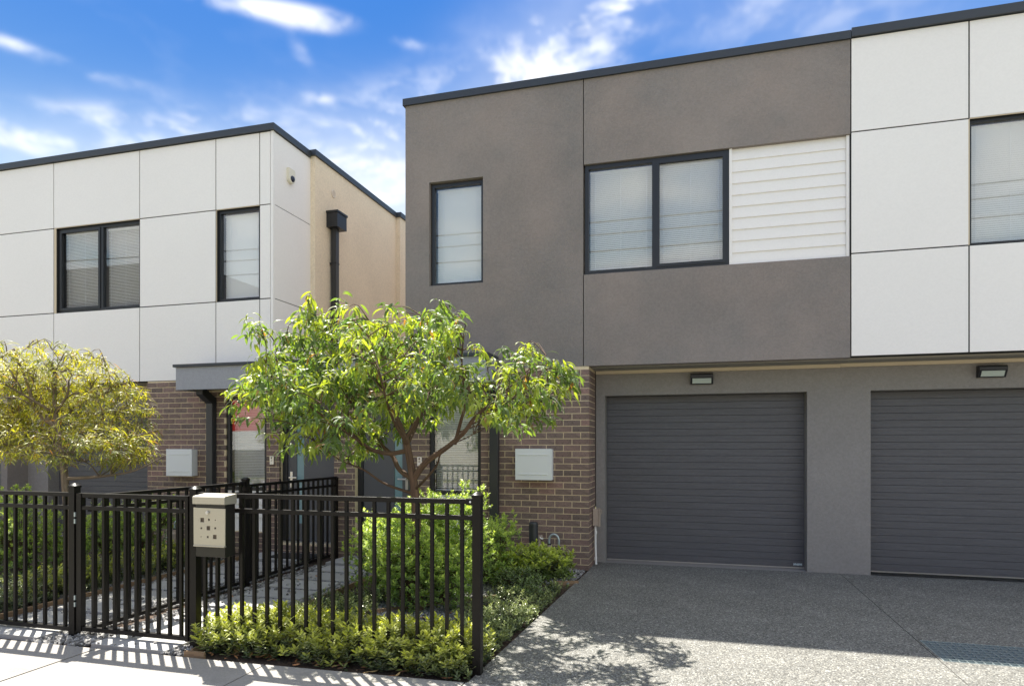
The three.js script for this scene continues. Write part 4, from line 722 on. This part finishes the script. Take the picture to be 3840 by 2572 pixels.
// shrubs: leafy shoots filling ellipsoid volumes
function shrub(name, label, category, lobes, o, group) {
  const t = thing(name, label, category, [lobes[0][0], 0, lobes[0][2]], group), ox = lobes[0][0], oz = lobes[0][2], L = new Leaves(), st = [];
  for (const [cx, cy, cz, rx, ry, rz, n] of lobes) {
    for (let i = 0; i < n; i++) {
      const d = rdir(), r = Math.pow(rnd(), o.fill || 0.38), bump = 0.78 + 0.5 * fbm3(d.x * 2.2 + cx * 3, d.y * 2.2 + 4, d.z * 2.2 + cz, 3);
      const p = V(cx - ox + d.x * rx * r * bump, cy + d.y * ry * r * bump, cz - oz + d.z * rz * r * bump); if (p.y < 0.0) { p.y = rr(0, 0.06); }
      if (o.clip && !o.clip(p.x + ox, p.z + oz)) continue;
      const dir = V(d.x * 0.6 + rr(-0.3, 0.3), Math.abs(d.y) * 0.5 + o.up, d.z * 0.6 + rr(-0.3, 0.3)).normalize();
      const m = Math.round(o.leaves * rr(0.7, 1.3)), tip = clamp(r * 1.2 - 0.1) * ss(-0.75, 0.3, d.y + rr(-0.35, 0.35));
      if (i % 6 === 0) st.push(tube([V((cx - ox) * 0.9 + d.x * rx * 0.15, Math.max(0, cy - ry * 0.8), (cz - oz) * 0.9 + d.z * rz * 0.15), V(cx - ox + d.x * rx * 0.4, cy + d.y * ry * 0.2, cz - oz + d.z * rz * 0.4), p], 0.005, 0.0018, 4, 4));
      const hue = rnd();
      for (let k = 0; k < m; k++) {
        const a = k * 2.4 + rr(-0.4, 0.4), s = k / m, q = p.clone().addScaledVector(dir, (s - 0.8) * o.shoot);
        const sd = V(Math.cos(a), 0, Math.sin(a)), ld = sd.addScaledVector(dir, 0.25 + s * 1.1).normalize(), nr = dir.clone().add(V(rr(-0.4, 0.4), rr(0, 0.4), rr(-0.4, 0.4)));
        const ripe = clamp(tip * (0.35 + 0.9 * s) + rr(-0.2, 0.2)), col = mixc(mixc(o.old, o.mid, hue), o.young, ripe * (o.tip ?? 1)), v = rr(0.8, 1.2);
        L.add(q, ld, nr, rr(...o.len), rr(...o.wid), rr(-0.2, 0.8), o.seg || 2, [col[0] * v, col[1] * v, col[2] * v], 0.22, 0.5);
      }
    }
  }
  if (st.length) part(t, 'stems', merge(st), M.bark);
  part(t, 'foliage', L.geo(), o.mat || M.leafSoft);
  return t;
}
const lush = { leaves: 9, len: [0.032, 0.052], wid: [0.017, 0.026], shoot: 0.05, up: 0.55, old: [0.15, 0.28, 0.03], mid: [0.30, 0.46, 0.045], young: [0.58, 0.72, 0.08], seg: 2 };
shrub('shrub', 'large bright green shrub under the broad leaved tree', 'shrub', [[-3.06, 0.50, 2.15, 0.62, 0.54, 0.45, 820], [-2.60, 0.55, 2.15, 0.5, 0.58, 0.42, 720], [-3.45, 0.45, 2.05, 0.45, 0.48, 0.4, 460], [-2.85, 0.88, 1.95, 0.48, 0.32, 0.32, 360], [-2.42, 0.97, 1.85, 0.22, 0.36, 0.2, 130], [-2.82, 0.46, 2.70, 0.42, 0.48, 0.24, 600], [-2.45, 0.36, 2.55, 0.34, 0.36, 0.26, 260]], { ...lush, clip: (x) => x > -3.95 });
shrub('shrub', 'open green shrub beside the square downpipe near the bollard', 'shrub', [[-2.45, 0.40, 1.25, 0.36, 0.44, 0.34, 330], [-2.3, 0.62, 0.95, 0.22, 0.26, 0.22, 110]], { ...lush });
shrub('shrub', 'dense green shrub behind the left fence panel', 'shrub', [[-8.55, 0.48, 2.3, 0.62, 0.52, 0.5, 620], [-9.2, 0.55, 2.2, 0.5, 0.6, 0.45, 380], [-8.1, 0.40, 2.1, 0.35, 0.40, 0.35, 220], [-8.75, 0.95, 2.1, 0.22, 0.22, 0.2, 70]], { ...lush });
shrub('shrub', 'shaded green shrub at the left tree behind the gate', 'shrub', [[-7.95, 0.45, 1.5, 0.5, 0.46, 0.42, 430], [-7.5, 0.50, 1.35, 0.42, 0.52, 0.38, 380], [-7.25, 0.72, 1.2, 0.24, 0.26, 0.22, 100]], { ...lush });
// low hedge with fresh yellow tips
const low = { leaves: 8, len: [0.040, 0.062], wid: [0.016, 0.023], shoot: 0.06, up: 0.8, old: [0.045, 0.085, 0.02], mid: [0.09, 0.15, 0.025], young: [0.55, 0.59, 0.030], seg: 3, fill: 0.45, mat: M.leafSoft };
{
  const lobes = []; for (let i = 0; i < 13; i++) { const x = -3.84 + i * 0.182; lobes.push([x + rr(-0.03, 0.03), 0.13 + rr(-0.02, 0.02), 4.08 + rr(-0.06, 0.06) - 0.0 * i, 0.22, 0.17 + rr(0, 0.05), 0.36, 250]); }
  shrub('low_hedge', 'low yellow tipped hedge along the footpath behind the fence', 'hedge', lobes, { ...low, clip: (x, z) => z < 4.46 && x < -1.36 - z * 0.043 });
  const l2 = []; for (let i = 0; i < 9; i++) l2.push([-6.95 + rr(-0.05, 0.05), 0.14, 3.3 - i * 0.32, 0.24, 0.20 + rr(0, 0.05), 0.24, 120]);
  shrub('low_hedge', 'low yellow green hedge row along the left path edging', 'hedge', l2, { ...low, young: [0.50, 0.55, 0.035] });
}
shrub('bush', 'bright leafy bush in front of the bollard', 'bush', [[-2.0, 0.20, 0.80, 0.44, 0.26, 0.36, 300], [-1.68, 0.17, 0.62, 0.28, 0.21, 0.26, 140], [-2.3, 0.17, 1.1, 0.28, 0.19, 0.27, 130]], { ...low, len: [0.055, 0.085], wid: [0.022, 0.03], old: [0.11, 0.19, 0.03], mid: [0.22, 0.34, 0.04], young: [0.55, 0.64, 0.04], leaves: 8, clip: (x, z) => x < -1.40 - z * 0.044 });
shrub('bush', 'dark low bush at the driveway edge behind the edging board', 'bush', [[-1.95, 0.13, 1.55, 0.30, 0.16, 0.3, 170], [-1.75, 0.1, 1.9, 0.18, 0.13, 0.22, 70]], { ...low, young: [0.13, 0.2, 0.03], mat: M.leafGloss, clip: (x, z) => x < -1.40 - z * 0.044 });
// trailing ground cover
const cover = { ...low, old: [0.04, 0.075, 0.025], mid: [0.085, 0.13, 0.04], young: [0.26, 0.31, 0.07], tip: 0.9, len: [0.026, 0.045], wid: [0.013, 0.019], leaves: 9, mat: M.leafGloss };
{
  const a = []; for (let i = 0; i < 14; i++) a.push([rr(-2.05, -1.68), 0.06, 2.0 + i * 0.17, 0.26, 0.12, 0.24, 85]);
  for (let i = 0; i < 17; i++) { const z = 1.25 + i * 0.19; a.push([-1.52 - z * 0.044, 0.03, z, 0.15, 0.085, 0.17, i < 3 ? 26 : 60]); }
  const g1 = shrub('ground_cover', 'glossy small leaved ground cover along the driveway edge', 'ground cover', a, { ...cover, clip: (x, z) => x < -1.365 - z * 0.043 && z < 4.42 }); g1.userData.kind = 'stuff';
  const b = []; for (let i = 0; i < 12; i++) b.push([rr(-3.85, -3.1), 0.05, 2.3 + i * 0.12, 0.25, 0.10, 0.22, 75]);
  const g2 = shrub('ground_cover', 'glossy ground cover between the pavers and the large shrub', 'ground cover', b, { ...cover, clip: (x) => x > -3.95 }); g2.userData.kind = 'stuff';
  const c = []; for (let i = 0; i < 14; i++) c.push([rr(-8.6, -6.85), 0.05, 2.7 + i * 0.1, 0.3, 0.10, 0.22, 75]);
  const g3 = shrub('ground_cover', 'dark ground cover behind the left fence panel', 'ground cover', c, { ...cover, clip: (x) => x < -6.65 }); g3.userData.kind = 'stuff';
}
// fallen dry leaves
{
  const L = new Leaves();
  const drop = (n, x0, x1, z0, z1, y) => { for (let i = 0; i < n; i++) { const a = rr(0, 6.28); L.add(V(rr(x0, x1), y + rr(0, 0.01), rr(z0, z1)), V(Math.cos(a), rr(0, 0.2), Math.sin(a)), V(rr(-0.3, 0.3), 1, rr(-0.3, 0.3)), rr(0.05, 0.11), rr(0.014, 0.024), rr(-0.6, 0.6), 3, pick([[0.36, 0.17, 0.07], [0.28, 0.12, 0.05], [0.42, 0.28, 0.12], [0.20, 0.10, 0.06]])); } };
  drop(90, -2.4, -1.62, 1.1, 2.6, 0.0); drop(70, -3.8, -1.7, 4.2, 4.46, -0.01); drop(60, -3.3, -1.8, 2.6, 3.4, 0.0); drop(60, -8.4, -6.7, 2.4, 4.2, 0); drop(10, -5.1, -4.1, 1, 4, 0.012);
  const m = new THREE.Mesh(L.geo(), M.dryLeaf); m.name = 'fallen_leaves'; m.castShadow = m.receiveShadow = true; tag(m, 'dry brown leaves lying in the garden beds', 'leaves', null, 'stuff'); scene.add(m);
}

// ------------------------------------------------------------------ across the street: what the windows mirror
{
  const h = thing('opposite_house', 'two storey house across the street, mirrored in the windows', 'house', [-34, 0, 22]);
  part(h, 'wall', bx(-9, 9, -0.1, 8.6, 0, 9), M.opposite);
  { const s = new THREE.Shape([[-9.6, 8.6], [9.6, 8.6], [6, 12.2], [-6, 12.2]].map((a) => new THREE.Vector2(...a))); const g = new THREE.ExtrudeGeometry(s, { depth: 9.8, bevelEnabled: false }); g.translate(0, 0.002, -0.4); part(h, 'roof', g, M.darkRoof); }
  for (const x of [-6, -1.5, 3, 6.2]) for (const y of [1.2, 5.2]) part(h, 'window', bx(x, x + 1.6, y, y + 1.6, -0.03, -0.001), M.frosted);
  const h2 = thing('opposite_house', 'single storey pale house across the street, out of frame', 'house', [2, 0, 23]);
  part(h2, 'wall', bx(-24, 16, -0.1, 3.4, 0, 9), M.opposite);
  { const s = new THREE.Shape([[-24.6, 3.4], [16.6, 3.4], [12, 5.4], [-20, 5.4]].map((a) => new THREE.Vector2(...a))); const g = new THREE.ExtrudeGeometry(s, { depth: 9.8, bevelEnabled: false }); g.translate(0, 0.002, -0.4); part(h2, 'roof', g, std({ color: rgb(0.28, 0.12, 0.08), roughness: 0.8 })); }
  const sg = thing('street_sign_board', 'red and white notice board across the street, mirrored in the entry window', 'notice board', [-16.6, 0, 13.2]);
  part(sg, 'red_face', bx(-1.6, 0.5, 2.25, 3.6, -0.02, 0.02), M.red); part(sg, 'white_strip', bx(-2.0, 2.2, 1.5, 2.245, -0.02, 0.02), M.pvc);
  for (const x of [-1.7, 1.9]) part(sg, 'post', bx(x - 0.05, x + 0.05, -0.15, 2.6, 0.022, 0.1), M.galv);
  for (const x of [-38, 34]) { const p = thing('power_pole', x < 0 ? 'timber power pole up the street, out of frame' : 'timber power pole down the street, out of frame', 'power pole', [x, 0, 14.9]); part(p, 'pole', cyl(0, -0.15, 11.2, 0, 0.15, 14), M.timber); part(p, 'cross_arm', bx(-0.06, 0.06, 10.3, 10.42, -1.1, 1.1), M.timber); }
  [[9.35, 14.3, 0], [10.36, 14.2, 1], [10.36, 15.6, 2]].forEach(([y, z, k]) => { const c = new THREE.Mesh(tube([[-38, y, z], [-20, y - 0.5, z], [-2, y - 0.75, z], [16, y - 0.5, z], [34, y, z]], 0.028, 0.028, 6, 40), M.rubber); c.name = numbered('power_line'); c.castShadow = c.receiveShadow = true; tag(c, ['lowest power cable over the street, mirrored in the windows', 'upper power cable on the house side of the poles', 'upper power cable on the far side of the poles'][k], 'cable', 'power cables'); scene.add(c); });
}
scene.traverse((o) => { if (o.isMesh) { o.castShadow = true; o.receiveShadow = true; } });
renderer.render(scene, camera);
